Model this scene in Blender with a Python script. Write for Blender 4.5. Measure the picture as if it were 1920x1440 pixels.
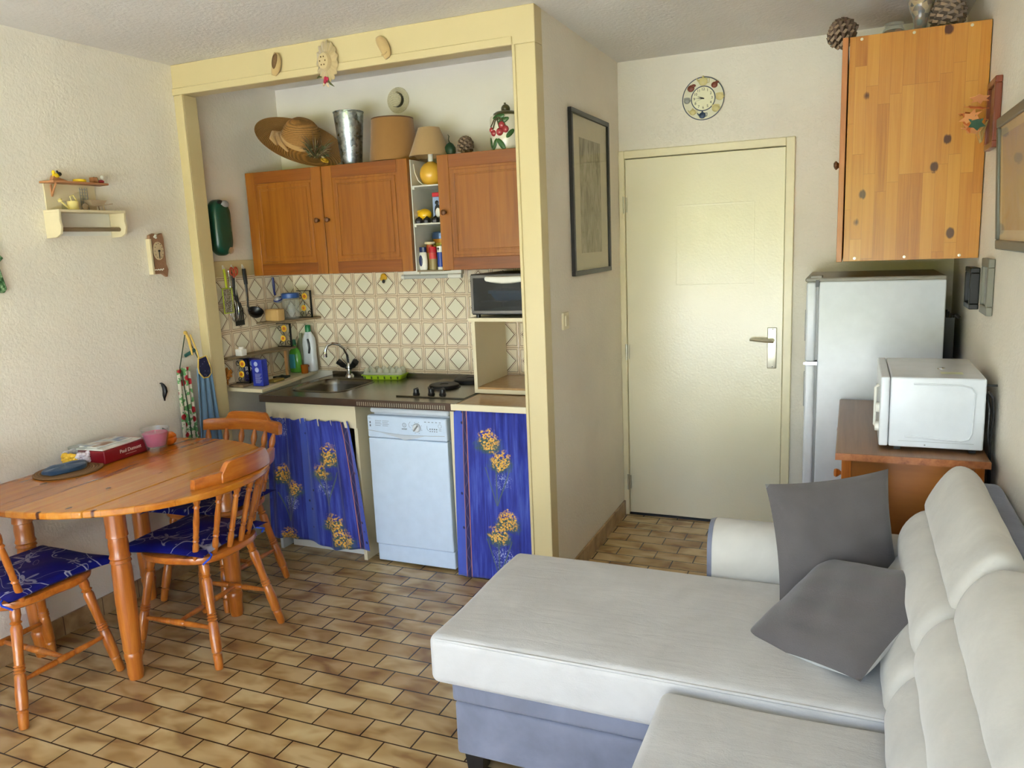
import bpy, bmesh, math, random
from mathutils import Matrix, Vector
PI = math.pi
sc = bpy.context.scene
for o in list(bpy.data.objects): bpy.data.objects.remove(o)
C = sc.collection

# ------------------------------------------------------------ camera, view
cam_d = bpy.data.cameras.new('camera'); cam = bpy.data.objects.new('camera', cam_d); C.objects.link(cam)
cam_d.sensor_width = 36; cam_d.lens = 1471.58/1920*36; cam_d.clip_start = .02
r0 = Vector((.91887685, .39231972, -.04183979)); r1 = Vector((-.39332715, .90255257, -.17519308)); r2 = Vector((-.03096909, .17743759, .98364466))
cam.matrix_world = Matrix(((r0.x, r2.x, -r1.x, 3.09173), (r0.y, r2.y, -r1.y, -3.09271), (r0.z, r2.z, -r1.z, 1.58575), (0, 0, 0, 1)))
sc.camera = cam
sc.view_settings.view_transform = 'Standard'; sc.view_settings.look = 'None'
sc.view_settings.exposure = 0.80; sc.view_settings.gamma = 1.0; sc.view_settings.use_curve_mapping = False
sc.cycles.max_bounces = 10; sc.cycles.diffuse_bounces = 6; sc.cycles.transparent_max_bounces = 12
sc.cycles.sample_clamp_indirect = 6.0; sc.cycles.caustics_reflective = False; sc.cycles.caustics_refractive = False
sc.cycles.use_denoising = True

# ------------------------------------------------------------ node helper
class X:
    def __init__(s, nt, v): s.nt = nt; s.v = v
    def _m(s, op, *a):
        n = s.nt.nodes.new('ShaderNodeMath'); n.operation = op
        for i, q in enumerate((s,)+a):
            q = q.v if isinstance(q, X) else q
            if isinstance(q, (int, float)): n.inputs[i].default_value = q
            else: s.nt.links.new(q, n.inputs[i])
        return X(s.nt, n.outputs[0])
    def __add__(s, o): return s._m('ADD', o)
    def __sub__(s, o): return s._m('SUBTRACT', o)
    def __mul__(s, o): return s._m('MULTIPLY', o)
    def __truediv__(s, o): return s._m('DIVIDE', o)
    def abs(s): return s._m('ABSOLUTE')
    def frac(s): return s._m('FRACT')
    def floor(s): return s._m('FLOOR')
    def sin(s): return s._m('SINE')
    def pow(s, o): return s._m('POWER', o)
    def max(s, o): return s._m('MAXIMUM', o)
    def min(s, o): return s._m('MINIMUM', o)
    def lt(s, o): return s._m('LESS_THAN', o)
    def gt(s, o): return s._m('GREATER_THAN', o)
    def below(s, t, w):      # soft 1 where s<t
        n = s.nt.nodes.new('ShaderNodeMapRange'); s.nt.links.new(s.v, n.inputs[0])
        n.inputs[1].default_value = t-w; n.inputs[2].default_value = t+w; n.inputs[3].default_value = 1; n.inputs[4].default_value = 0
        return X(s.nt, n.outputs[0])
def srgb(c):
    f = lambda x: (x/255/12.92) if x/255 <= .04045 else ((x/255+.055)/1.055)**2.4
    return (f(c[0]), f(c[1]), f(c[2]), 1)
class G:
    def __init__(s, name):
        s.m = bpy.data.materials.new(name); s.m.use_nodes = True; s.nt = s.m.node_tree
        s.p = s.nt.nodes['Principled BSDF']
    def coord(s, kind='Object', scale=(1, 1, 1), loc=(0, 0, 0), rot=(0, 0, 0)):
        t = s.nt.nodes.new('ShaderNodeTexCoord'); m = s.nt.nodes.new('ShaderNodeMapping')
        m.inputs['Scale'].default_value = scale; m.inputs['Location'].default_value = loc; m.inputs['Rotation'].default_value = rot
        s.nt.links.new(t.outputs[kind], m.inputs[0]); return m.outputs[0]
    def xyz(s, kind='Object'):
        t = s.nt.nodes.new('ShaderNodeTexCoord'); n = s.nt.nodes.new('ShaderNodeSeparateXYZ')
        s.nt.links.new(t.outputs[kind], n.inputs[0]); return [X(s.nt, o) for o in n.outputs]
    def comb(s, *a):
        n = s.nt.nodes.new('ShaderNodeCombineXYZ')
        for i, q in enumerate(a):
            if isinstance(q, X): s.nt.links.new(q.v, n.inputs[i])
            else: n.inputs[i].default_value = q
        return n.outputs[0]
    def noise(s, vec, scale=5, detail=3, rough=.5, dist=0):
        n = s.nt.nodes.new('ShaderNodeTexNoise'); n.inputs['Scale'].default_value = scale; n.inputs['Detail'].default_value = detail
        n.inputs['Roughness'].default_value = rough; n.inputs['Distortion'].default_value = dist
        if vec is not None: s.nt.links.new(vec, n.inputs['Vector'])
        return X(s.nt, n.outputs[0])
    def vor(s, vec, scale=5, feature='F1', out='Distance', rnd=1):
        n = s.nt.nodes.new('ShaderNodeTexVoronoi'); n.feature = feature; n.inputs['Scale'].default_value = scale; n.inputs['Randomness'].default_value = rnd
        s.nt.links.new(vec, n.inputs['Vector']); return X(s.nt, n.outputs[out])
    def ramp(s, fac, stops):
        n = s.nt.nodes.new('ShaderNodeValToRGB'); e = n.color_ramp.elements
        while len(e) < len(stops): e.new(.5)
        for i, (p, c) in enumerate(stops): e[i].position = p; e[i].color = srgb(c)
        s.nt.links.new(fac.v, n.inputs[0]); return n.outputs[0]
    def mix(s, fac, a, b, mode='MIX'):
        n = s.nt.nodes.new('ShaderNodeMix'); n.data_type = 'RGBA'; n.blend_type = mode
        if isinstance(fac, X): s.nt.links.new(fac.v, n.inputs[0])
        else: n.inputs[0].default_value = fac
        for q, i in ((a, 6), (b, 7)):
            if isinstance(q, tuple): n.inputs[i].default_value = srgb(q)
            else: s.nt.links.new(q, n.inputs[i])
        return n.outputs[2]
    def col(s, c):
        if isinstance(c, tuple): s.p.inputs['Base Color'].default_value = srgb(c)
        else: s.nt.links.new(c, s.p.inputs['Base Color'])
        return s
    def bump(s, h, st=.3, d=.01):
        n = s.nt.nodes.new('ShaderNodeBump'); n.inputs['Strength'].default_value = st; n.inputs['Distance'].default_value = d
        s.nt.links.new(h.v, n.inputs['Height']); s.nt.links.new(n.outputs[0], s.p.inputs['Normal']); return s
    def set(s, rough=.5, metal=0, spec=None, **k):
        if isinstance(rough, X): s.nt.links.new(rough.v, s.p.inputs['Roughness'])
        else: s.p.inputs['Roughness'].default_value = rough
        s.p.inputs['Metallic'].default_value = metal
        if spec is not None: s.p.inputs['Specular IOR Level'].default_value = spec
        for a, b in k.items(): s.p.inputs[a.replace('_', ' ')].default_value = b
        return s

# ------------------------------------------------------------ world: sky above sunlit foliage, seen through the window wall
w = bpy.data.worlds.new('World'); sc.world = w; w.use_nodes = True; nt = w.node_tree
bg = nt.nodes['Background']; tc = nt.nodes.new('ShaderNodeTexCoord'); sp = nt.nodes.new('ShaderNodeSeparateXYZ')
nt.links.new(tc.outputs['Generated'], sp.inputs[0])
def wramp(src, st):
    n = nt.nodes.new('ShaderNodeValToRGB'); e = n.color_ramp.elements
    while len(e) < len(st): e.new(.5)
    for i, (p, c) in enumerate(st): e[i].position = p; e[i].color = c
    nt.links.new(src, n.inputs[0]); return n.outputs[0]
nz = nt.nodes.new('ShaderNodeTexNoise'); nz.inputs['Scale'].default_value = 9; nz.inputs['Detail'].default_value = 6; nt.links.new(tc.outputs['Generated'], nz.inputs['Vector'])
leaf = wramp(nz.outputs[0], [(.3, (.14, .17, .07, 1)), (.5, (.7, .78, .12, 1)), (.7, (1.6, 1.7, .25, 1))])
sky = wramp(sp.outputs[2], [(.0, (.74, .95, 1.26, 1)), (.35, (.52, .78, 1.25, 1)), (1, (.35, .55, 1.0, 1))])
ma = nt.nodes.new('ShaderNodeMath'); ma.operation = 'MULTIPLY_ADD'; ma.inputs[1].default_value = .16; nt.links.new(nz.outputs[0], ma.inputs[0]); nt.links.new(sp.outputs[2], ma.inputs[2])
mr = nt.nodes.new('ShaderNodeMapRange'); mr.inputs[1].default_value = .16; mr.inputs[2].default_value = .22; nt.links.new(ma.outputs[0], mr.inputs[0])
mx = nt.nodes.new('ShaderNodeMix'); mx.data_type = 'RGBA'; nt.links.new(mr.outputs[0], mx.inputs[0]); nt.links.new(leaf, mx.inputs[6]); nt.links.new(sky, mx.inputs[7])
nt.links.new(mx.outputs[2], bg.inputs[0]); bg.inputs[1].default_value = 2.9
sd = bpy.data.lights.new('sun', 'SUN'); sd.energy = 56.0; sd.angle = .01; sd.color = (.89, .96, 1.06)
so = bpy.data.objects.new('sun', sd); C.objects.link(so); so.rotation_euler = (math.radians(22), 0, math.radians(188)); so.location = (0, -8, 8)
WX0, WX1, WZ1, YB = .25, 3.4, 2.25, -4.3     # window opening in the rear wall
ld = bpy.data.lights.new('window_daylight_portal', 'AREA'); ld.shape = 'RECTANGLE'; ld.size = WX1-WX0; ld.size_y = WZ1-.02
ld.cycles.is_portal = True
lo = bpy.data.objects.new('window_daylight_portal', ld); C.objects.link(lo); lo.location = ((WX0+WX1)/2, YB-.03, WZ1/2+.01); lo.rotation_euler = (PI/2, 0, 0)

# ------------------------------------------------------------ mesh helper
FRONT = Matrix(((1, 0, 0, 0), (0, 0, -1, 0), (0, 1, 0, 0), (0, 0, 0, 1)))      # local xy drawn on a face looking to -Y
RIGHTF = Matrix(((0, 0, 1, 0), (1, 0, 0, 0), (0, 1, 0, 0), (0, 0, 0, 1)))      # on a face looking to +X
LEFTF = Matrix(((0, 0, -1, 0), (-1, 0, 0, 0), (0, 1, 0, 0), (0, 0, 0, 1)))     # on a face looking to -X
def T(x, y=0, z=0): return Matrix.Translation((x, y, z))
def RZ(a): return Matrix.Rotation(a, 4, 'Z')
def RX(a): return Matrix.Rotation(a, 4, 'X')
def RY(a): return Matrix.Rotation(a, 4, 'Y')
def align(d, up=(0, 0, 1)):
    return Vector((0, 0, 1)).rotation_difference(Vector(d).normalized()).to_matrix().to_4x4()
class B:
    def __init__(s, m=None): s.V = []; s.F = []; s.I = []; s.mi = 0; s.m = m or Matrix(); s.uv = None
    def add(s, vs, fs, m=None):
        mm = s.m @ m if m is not None else s.m; n = len(s.V)
        s.V += [mm @ Vector(v) for v in vs]; s.F += [tuple(n+i for i in f) for f in fs]; s.I += [s.mi]*len(fs); return s
    def box(s, x0, y0, z0, x1, y1, z1, m=None):
        v = [(x, y, z) for z in (z0, z1) for y in (y0, y1) for x in (x0, x1)]
        return s.add(v, [(0, 2, 3, 1), (4, 5, 7, 6), (0, 1, 5, 4), (2, 6, 7, 3), (0, 4, 6, 2), (1, 3, 7, 5)], m)
    def rings(s, R, cap=True, closed=True, m=None):
        n = len(R[0]); v = [p for r in R for p in r]; f = []
        for i in range(len(R)-1):
            for j in range(n if closed else n-1):
                k = (j+1) % n; f.append((i*n+j, i*n+k, (i+1)*n+k, (i+1)*n+j))
        if cap and closed: f.append(tuple(range(n))[::-1]); f.append(tuple((len(R)-1)*n+j for j in range(n)))
        return s.add(v, f, m)
    def lathe(s, prof, m=None, seg=24, cap=True, sx=1, sy=1):
        return s.rings([[(r*math.cos(2*PI*j/seg)*sx, r*math.sin(2*PI*j/seg)*sy, z) for j in range(seg)] for r, z in prof], cap, True, m)
    def cyl(s, x, y, z0, z1, r, seg=20, r2=None):
        return s.lathe([(r, z0), (r if r2 is None else r2, z1)], T(x, y, 0), seg)
    def rod(s, a, b, r, seg=10, r2=None):
        a = Vector(a); b = Vector(b); d = b-a
        return s.lathe([(r, 0), (r if r2 is None else r2, d.length)], T(*a) @ align(d), seg)
    def turned(s, a, b, prof, seg=14):
        a = Vector(a); b = Vector(b); d = b-a
        return s.lathe([(r, t*d.length) for t, r in prof], T(*a) @ align(d), seg)
    def ball(s, x, y, z, r, sx=1, sy=1, sz=1, seg=16, m=None):
        n = seg//2; pr = [(max(1e-4, r*math.sin(PI*i/n)), -r*math.cos(PI*i/n)*sz) for i in range(n+1)]
        mm = T(x, y, z) if m is None else m @ T(x, y, z)
        return s.lathe(pr, mm, seg, True, sx, sy)
    def poly(s, pts, h, m=None, z0=0):
        n = len(pts); v = [(p[0], p[1], z0) for p in pts]+[(p[0], p[1], z0+h) for p in pts]
        return s.add(v, [tuple(range(n))[::-1], tuple(range(n, 2*n))]+[(i, (i+1) % n, n+(i+1) % n, n+i) for i in range(n)], m)
    def tube(s, pts, r, seg=8, m=None, closed=False):
        P = [Vector(p) for p in pts]; R = []; n = len(P); up = None
        for i, p in enumerate(P):
            d = (P[(i+1) % n if closed else min(i+1, n-1)]-P[i-1 if closed else max(i-1, 0)]).normalized()
            if up is None: up = Vector((0, 0, 1)) if abs(d.z) < .9 else Vector((1, 0, 0))
            a = d.cross(up)
            if a.length < 1e-5: a = d.orthogonal()
            a.normalize(); b = a.cross(d); up = b
            rr = r[i] if isinstance(r, (list, tuple)) else r
            R.append([p+a*rr*math.cos(2*PI*j/seg)+b*rr*math.sin(2*PI*j/seg) for j in range(seg)])
        if closed: R.append(R[0])
        return s.rings(R, not closed, True, m)
    def rbox(s, x0, y0, z0, x1, y1, z1, r, k=4, q=6, puff=0, fn=None, m=None):
        c = Vector(((x0+x1)/2, (y0+y1)/2, (z0+z1)/2)); H = Vector(((x1-x0)/2, (y1-y0)/2, (z1-z0)/2))
        r = min(r, H.x*.98, H.y*.98, H.z*.98)
        def line(h):
            a = [-h+r-r*math.tan(PI/4*(k-i)/k) for i in range(k)]; b = [-x for x in a[::-1]]
            return a+[-h+r+(2*h-2*r)*i/q for i in range(q+1)]+b
        L = [line(h) for h in H]; idx = {}; vs = []; fs = []
        def vert(p):
            key = tuple(round(t, 6) for t in p)
            if key not in idx:
                inn = Vector([max(-h+r, min(h-r, t)) for t, h in zip(p, H)]); d = Vector(p)-inn
                o = inn+d.normalized()*r
                if puff:
                    ux, uy, uz = (o.x/H.x, o.y/H.y, o.z/H.z)
                    o.z += math.copysign(puff, uz)*(max(0, 1-ux**4)*max(0, 1-uy**4))*min(1, abs(uz)*1.2)
                o = o+c
                if fn: o = Vector(fn(o))
                idx[key] = len(vs); vs.append(o)
            return idx[key]
        for ax in range(3):
            a, b = [(1, 2), (2, 0), (0, 1)][ax]
            for sg in (-1, 1):
                for i in range(len(L[a])-1):
                    for j in range(len(L[b])-1):
                        q4 = []
                        for (u, v) in ((i, j), (i+1, j), (i+1, j+1), (i, j+1)):
                            p = [0, 0, 0]; p[ax] = sg*H[ax]; p[a] = L[a][u]; p[b] = L[b][v]; q4.append(vert(p))
                        fs.append(tuple(q4 if sg > 0 else q4[::-1]))
        return s.add(vs, fs, m)
    def grid(s, nx, ny, fn, uv=None, m=None):
        vs = [fn(i/nx, j/ny) for j in range(ny+1) for i in range(nx+1)]
        if uv is not None:
            s.uv = (s.uv or [])+[uv(i/nx, j/ny) for j in range(ny+1) for i in range(nx+1)]
        fs = [(j*(nx+1)+i, j*(nx+1)+i+1, (j+1)*(nx+1)+i+1, (j+1)*(nx+1)+i) for j in range(ny) for i in range(nx)]
        return s.add(vs, fs, m)
    def frame(s, x0, y0, x1, y1, w, h, m=None, z0=0):     # picture-frame ring of width w
        for a in ((x0, y0, x1, y0+w), (x0, y1-w, x1, y1), (x0, y0+w, x0+w, y1-w), (x1-w, y0+w, x1, y1-w)):
            s.box(a[0], a[1], z0, a[2], a[3], z0+h, m)
        return s
    def text(s, txt, size, m, depth=.0006, align='CENTER', bold=0):
        cu = bpy.data.curves.new('t', 'FONT'); cu.body = txt; cu.size = size; cu.extrude = depth; cu.align_x = align; cu.align_y = 'CENTER'; cu.offset = bold; cu.resolution_u = 3
        ob = bpy.data.objects.new('t', cu); C.objects.link(ob); dg = bpy.context.evaluated_depsgraph_get(); me = ob.evaluated_get(dg).to_mesh()
        vs = [v.co.copy() for v in me.vertices]; fs = [tuple(p.vertices) for p in me.polygons]
        ob.evaluated_get(dg).to_mesh_clear(); bpy.data.objects.remove(ob); bpy.data.curves.remove(cu)
        return s.add(vs, fs, m)

WM = {}
def obj(name, b, mat, parent=None, world=False, smooth=35, bev=0, seg=2, label=None, sub=0, thick=0):
    V = b.V
    if parent is not None and world:
        inv = WM[parent.name].inverted(); V = [inv @ v for v in V]
    me = bpy.data.meshes.new(name); me.from_pydata([tuple(v) for v in V], [], b.F)
    mats = mat if isinstance(mat, (list, tuple)) else [mat]
    for q in mats: me.materials.append(q)
    me.polygons.foreach_set('material_index', b.I)
    if b.uv and len(b.uv) == len(V):
        l = me.uv_layers.new(name='UVMap')
        for lp in me.loops: l.data[lp.index].uv = b.uv[lp.vertex_index]
    bm = bmesh.new(); bm.from_mesh(me); bmesh.ops.recalc_face_normals(bm, faces=bm.faces); bm.to_mesh(me); bm.free()
    me.shade_smooth()
    if smooth < 180: me.set_sharp_from_angle(angle=math.radians(smooth))
    o = bpy.data.objects.new(name, me); C.objects.link(o)
    if parent is not None:
        o.parent = parent; WM[o.name] = WM[parent.name].copy()
    else: WM[o.name] = Matrix()
    if thick: md = o.modifiers.new('solid', 'SOLIDIFY'); md.thickness = thick; md.offset = 0
    if bev: md = o.modifiers.new('bevel', 'BEVEL'); md.width = bev; md.segments = seg; md.limit_method = 'ANGLE'; md.angle_limit = math.radians(40)
    if sub: md = o.modifiers.new('sub', 'SUBSURF'); md.levels = sub; md.render_levels = sub
    if label: o['label'] = label
    return o
def thing(name, label, cat, loc=(0, 0, 0), rz=0, group=None):
    o = bpy.data.objects.new(name, None); o.empty_display_size = .05; C.objects.link(o); o.location = loc; o.rotation_euler = (0, 0, rz)
    WM[o.name] = T(*loc) @ RZ(rz); o['label'] = label; o['category'] = cat
    if group: o['group'] = group
    return o
def solo(name, b, mat, label, cat, group=None, **k):      # one-mesh thing; origin moved to its base
    xs = [v.x for v in b.V]; ys = [v.y for v in b.V]; zs = [v.z for v in b.V]
    L = Vector(((min(xs)+max(xs))/2, (min(ys)+max(ys))/2, min(zs)))
    b.V = [v-L for v in b.V]; o = obj(name, b, mat, **k); o.location = L; WM[o.name] = T(*L)
    o['label'] = label; o['category'] = cat
    if group: o['group'] = group
    return o
def struct(name, b, mat, parent=None, **k):
    o = obj(name, b, mat, parent, **k)
    if parent is None: o['kind'] = 'structure'
    return o

# ------------------------------------------------------------ materials
def plain(name, c, rough=.5, metal=0, spec=None, bump=None, **k):
    g = G(name).col(c).set(rough, metal, spec, **k)
    v = g.coord()
    if bump: g.bump(g.noise(v, bump[0], 3), bump[1], bump[2])
    else:   # faint procedural variation
        n = g.noise(v, 18, 3); g.col(g.ramp(n, [(.25, tuple(max(0, int(q*.98)) for q in c)), (.75, tuple(min(255, int(q*1.015)) for q in c))]))
    return g.m
def plaster(name, c, sc_=110, st=.55, d=.004, rough=.85):
    g = G(name); v = g.coord(); n = g.noise(v, sc_, 4, .6); n2 = g.noise(v, 2.5, 3)
    g.col(g.ramp(n2, [(.3, tuple(int(q*.965) for q in c)), (.7, c)])); g.set(rough, spec=.25)
    g.bump(g.vor(v, sc_*.55, 'SMOOTH_F1')*.6+n, st, d); return g.m
m_wall = plaster('wall_plaster', (238, 231, 216)); m_ceil = plaster('ceiling_plaster', (226, 222, 216), 90, .6, .004)
m_wall_s = plaster('alcove_plaster', (236, 230, 216), 120, .2, .002)
m_cream = plain('cream_paint', (204, 187, 140), .35, bump=(30, .08, .002))
m_cream2 = plain('pale_cream_paint', (222, 210, 176), .4, bump=(30, .08, .002))
def wood(name, stops, ax=0, scale=1.0, rough=.3, knots=True, coat=.3, cross=26, pale=None):
    g = G(name); s = [cross*scale]*3; s[ax] = 1.6*scale
    v = g.coord(scale=tuple(s)); n = g.noise(v, 1, 5, .6, .6)
    s2 = [cross*6*scale]*3; s2[ax] = 5*scale
    n2 = g.noise(g.coord(scale=tuple(s2)), 1, 2)
    c = g.ramp(n*.8+n2*.2, stops)
    if knots:
        ks = [5*scale]*3; ks[ax] = 2.6*scale
        k = g.vor(g.coord(scale=tuple(ks)), 1); kk = (k+(n-.5)*.06)
        c = g.mix(kk.below(.085, .035), c, tuple(int(q*.42) for q in stops[0][1]))
    g.col(c).set(rough, Coat_Weight=coat, Coat_Roughness=.12); g.bump(n2, .06, .002); return g.m
PINE = [(.28, (150, 84, 30)), (.5, (186, 116, 48)), (.75, (206, 142, 70))]
g = G('varnished_plank_pine'); x_, y_, z_ = g.xyz(); pi_ = ((x_+.03)/.085).floor(); hh_ = ((pi_*12.9).sin()*4375.5).frac()
gn = g.noise(g.comb(x_*26+hh_*30, y_*1.7+hh_*9, z_*20), 1, 5, .6, .6); gf = g.noise(g.comb(x_*150, y_*5, z_*60), 1, 2)
c = g.ramp(gn*.55+gf*.18+hh_*.26, [(.28, (158, 84, 18)), (.5, (190, 114, 30)), (.76, (212, 146, 54))])
kv = g.vor(g.comb(x_*11, y_*6.5, hh_*3), 1); c = g.mix((kv+(gn-.5)*.03).below(.085, .02), c, (78, 34, 12))
c = g.mix((((x_+.03)/.085).frac()-.5).abs().gt(.488)*.3, c, (100, 54, 20))
g.col(c).set(.2, Coat_Weight=.25, Coat_Roughness=.1); m_table = g.m
m_chair = wood('amber_pine', [(.25, (140, 70, 18)), (.5, (178, 100, 32)), (.8, (204, 132, 54))], 2, 1.4, .28, False, .35)
m_rail = wood('amber_pine_rail', [(.25, (146, 72, 18)), (.5, (182, 100, 30)), (.8, (202, 128, 50))], 0, 1.2, .28, True, .5)
m_cabv = wood('orange_oak_upright', [(.25, (122, 66, 14)), (.5, (150, 88, 20)), (.8, (166, 104, 30))], 2, 1.2, .38, False, .15)
m_cabh = wood('orange_oak_rail', [(.25, (104, 52, 11)), (.5, (134, 72, 16)), (.8, (152, 88, 24))], 0, 1.2, .38, False, .15)
m_chest = wood('chest_side_pine', [(.3, (126, 72, 22)), (.5, (148, 88, 30)), (.75, (162, 102, 40))], 0, .5, .35, False, .2, 9)
m_chesttop = wood('chest_top_pine', [(.25, (112, 78, 50)), (.5, (134, 96, 64)), (.8, (150, 112, 78))], 1, 1, .4, False, .1, 40)
m_chestedge = wood('chest_edge_pine', [(.3, (120, 66, 32)), (.5, (160, 96, 52)), (.75, (178, 114, 66))], 1, 1.5, .4, False, .1, 20)
m_shelfwood = wood('dull_shelf_wood', [(.3, (112, 94, 66)), (.7, (142, 122, 92))], 1, 1, .5, False, 0)
m_dkwood = plain('dark_knob_wood', (104, 62, 30), .35); m_redwood = wood('red_frame_wood', [(.3, (96, 40, 22)), (.7, (134, 64, 38))], 2, 1, .35, False, .2)
# stave panel of the wall cabinet
g = G('stave_pine'); x_, y_, z_ = g.xyz()
col_i = (x_/.042).floor(); off = (col_i*.37).sin()*7.3
row = ((z_+off)/.33).floor(); h = ((col_i*12.9+row*78.2).sin()*43758.5).frac()
gn = g.noise(g.comb(x_*55+h*40, y_*10, z_*2.2+h*9), 1, 4, .6, .5)
gf = g.noise(g.comb(x_*260+h*40, y_*10, z_*7), 1, 2)
c = g.ramp(gn*.62+gf*.2+h*.34, [(.32, (156, 94, 26)), (.5, (178, 116, 36)), (.8, (192, 136, 52))])
kn = g.vor(g.comb(x_*8.5, 3.3, z_*6.0), 1); kk = kn+(gn-.5)*.16
c = g.mix(kk.below(.12, .02), c, (74, 32, 12))
seam = ((x_/.042).frac()-.5).abs().gt(.485).max((((z_+off)/.33).frac()-.5).abs().gt(.497))
c = g.mix(seam*.35, c, (110, 66, 28)); g.col(c).set(.32, Coat_Weight=.3, Coat_Roughness=.15); m_stave = g.m
# floor tiles
g = G('floor_tiles'); PXT, PYT = .1945, .0967
v = g.coord(loc=(-1.15+PXT*20, .565+PYT*40, 0)); bt = g.nt.nodes.new('ShaderNodeTexBrick'); g.nt.links.new(v, bt.inputs['Vector'])
bt.offset = .5; bt.inputs['Scale'].default_value = 1; bt.inputs['Brick Width'].default_value = PXT; bt.inputs['Row Height'].default_value = PYT
bt.inputs['Mortar Size'].default_value = .0032; bt.inputs['Mortar Smooth'].default_value = .3; bt.inputs['Bias'].default_value = 0
bt.inputs['Color1'].default_value = srgb((206, 184, 140)); bt.inputs['Color2'].default_value = srgb((184, 156, 114)); bt.inputs['Mortar'].default_value = srgb((66, 42, 26))
n1 = g.noise(g.coord(scale=(6, 12, 6)), 1.0, 2, .45, .5); n2 = g.noise(g.coord(), 60, 3)
st_ = g.ramp(n1, [(.32, (164, 124, 76)), (.45, (214, 192, 150)), (.62, (250, 242, 226))])
c = g.mix(.75, bt.outputs['Color'], st_, 'MULTIPLY'); g.col(c)
g.set(.27, spec=.5); g.bump(X(g.nt, bt.outputs['Fac'])*-1+n1*.12, .25, .002); m_floor = g.m
# baseboard tiles
g = G('skirting_tiles'); x_, y_, z_ = g.xyz(); k = (y_/.195).frac(); n1 = g.noise(g.coord(), 14, 4)
c = g.ramp(n1, [(.3, (138, 104, 66)), (.6, (176, 146, 104)), (.8, (190, 164, 124))]); g.col(g.mix((k-.5).abs().gt(.49), c, (96, 70, 48))).set(.3); m_skirt = g.m
# wall tiles with drawn diamonds
def tilemat(name, ax, u0, p=.1465, q=.1435, v0=1.326):
    g = G(name); a = g.xyz(); U = a[ax]; Z = a[2]; wob = (g.noise(g.coord(), 30, 2)-.5)*.035
    u = ((U-u0)/p+20).frac()-.5; v = ((Z-v0)/q+20).frac()-.5; u = u+wob; v = v+wob
    d = u.abs()*1.08+v.abs(); e = u.abs().max(v.abs())
    dia = (d-.385).abs().below(.020, .006); dia2 = (d-.46).abs().below(.009, .006)*.75*e.below(.46, .01)
    b1 = (e-.425).abs().below(.010, .005)*.75; b2 = (e-.492).below(0, .004); b2 = e.gt(.487)
    nn = g.noise(g.coord(), 9, 3)
    c = g.mix(nn, (234, 218, 188), (242, 230, 206))
    c = g.mix(d.below(.385, .01), c, (234, 228, 204)); c = g.mix(e.gt(.425)*.35, c, (224, 190, 146))
    c = g.mix(dia.max(dia2).max(b1)*.95, c, (92, 54, 28)); c = g.mix(b2*.6, c, (120, 78, 46))
    g.col(c).set(.13, spec=.5); g.bump(e.below(.487, .008), .3, .002); return g.m
m_tileB = tilemat('diamond_wall_tiles', 0, .293); m_tileL = tilemat('diamond_wall_tiles_side', 1, .06)
# metals, plastics, glass
g = G('brushed_steel'); n = g.noise(g.coord(), 5, 3); g.col(g.ramp(n, [(.3, (112, 106, 94)), (.7, (134, 127, 113))])).set(.27, 1); m_steel = g.m
m_steelfr = plain('brown_steel_edge', (96, 80, 68), .35, .7)
m_chrome = plain('chrome', (205, 205, 205), .1, 1); m_alu = plain('satin_aluminium', (200, 196, 176), .3, .9)
g = G('galvanised_zinc'); v = g.vor(g.coord(), 60, out='Color'); n = g.noise(g.coord(), 40, 4); g.col(g.ramp(v*.5+n*.5, [(.3, (130, 138, 142)), (.7, (182, 188, 188))])).set(n*.3+.15, .9); m_zinc = g.m
m_white = plain('white_enamel', (216, 221, 226), .25); m_white2 = plain('white_plastic', (228, 226, 216), .4); m_grey = plain('mid_grey_plastic', (150, 152, 152), .4)
m_dwash = plain('dishwasher_white', (206, 222, 240), .25)
m_black = plain('black_plastic', (22, 22, 24), .35); m_blackm = plain('black_cast_iron', (34, 30, 30), .55, .3)
m_print = plain('grey_print', (96, 104, 116), .6)
def glass(name, tint=(235, 240, 238), rough=.03, alpha=.25):     # thin clear sheet: tinted transparency with fresnel reflection
    g = G(name); g.col(tint).set(rough, spec=.5); nt = g.nt
    tr = nt.nodes.new('ShaderNodeBsdfTransparent'); t2 = [1-(1-c)*(.35+alpha*.6) for c in srgb(tint)[:3]]; tr.inputs[0].default_value = (*t2, 1)
    gl = nt.nodes.new('ShaderNodeBsdfGlossy'); gl.inputs['Roughness'].default_value = rough
    fr0 = nt.nodes.new('ShaderNodeFresnel'); fr0.inputs[0].default_value = 1.4; ge = nt.nodes.new('ShaderNodeNewGeometry')
    fr = nt.nodes.new('ShaderNodeMix'); nt.links.new(ge.outputs['Backfacing'], fr.inputs[0]); nt.links.new(fr0.outputs[0], fr.inputs[2]); fr.inputs[3].default_value = 0.0
    m1 = nt.nodes.new('ShaderNodeMixShader'); nt.links.new(fr.outputs[0], m1.inputs[0]); nt.links.new(tr.outputs[0], m1.inputs[1]); nt.links.new(gl.outputs[0], m1.inputs[2])
    m2 = nt.nodes.new('ShaderNodeMixShader'); m2.inputs[0].default_value = alpha; nt.links.new(m1.outputs[0], m2.inputs[1]); nt.links.new(g.p.outputs[0], m2.inputs[2])
    nt.links.new(m2.outputs[0], nt.nodes['Material Output'].inputs['Surface']); return g.m
m_glass = glass('clear_glass', alpha=.09); m_pane = glass('picture_glass', (240, 240, 240), .02, .01); m_oven_g = glass('smoked_oven_glass', (90, 92, 92), .04, .12)
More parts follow.
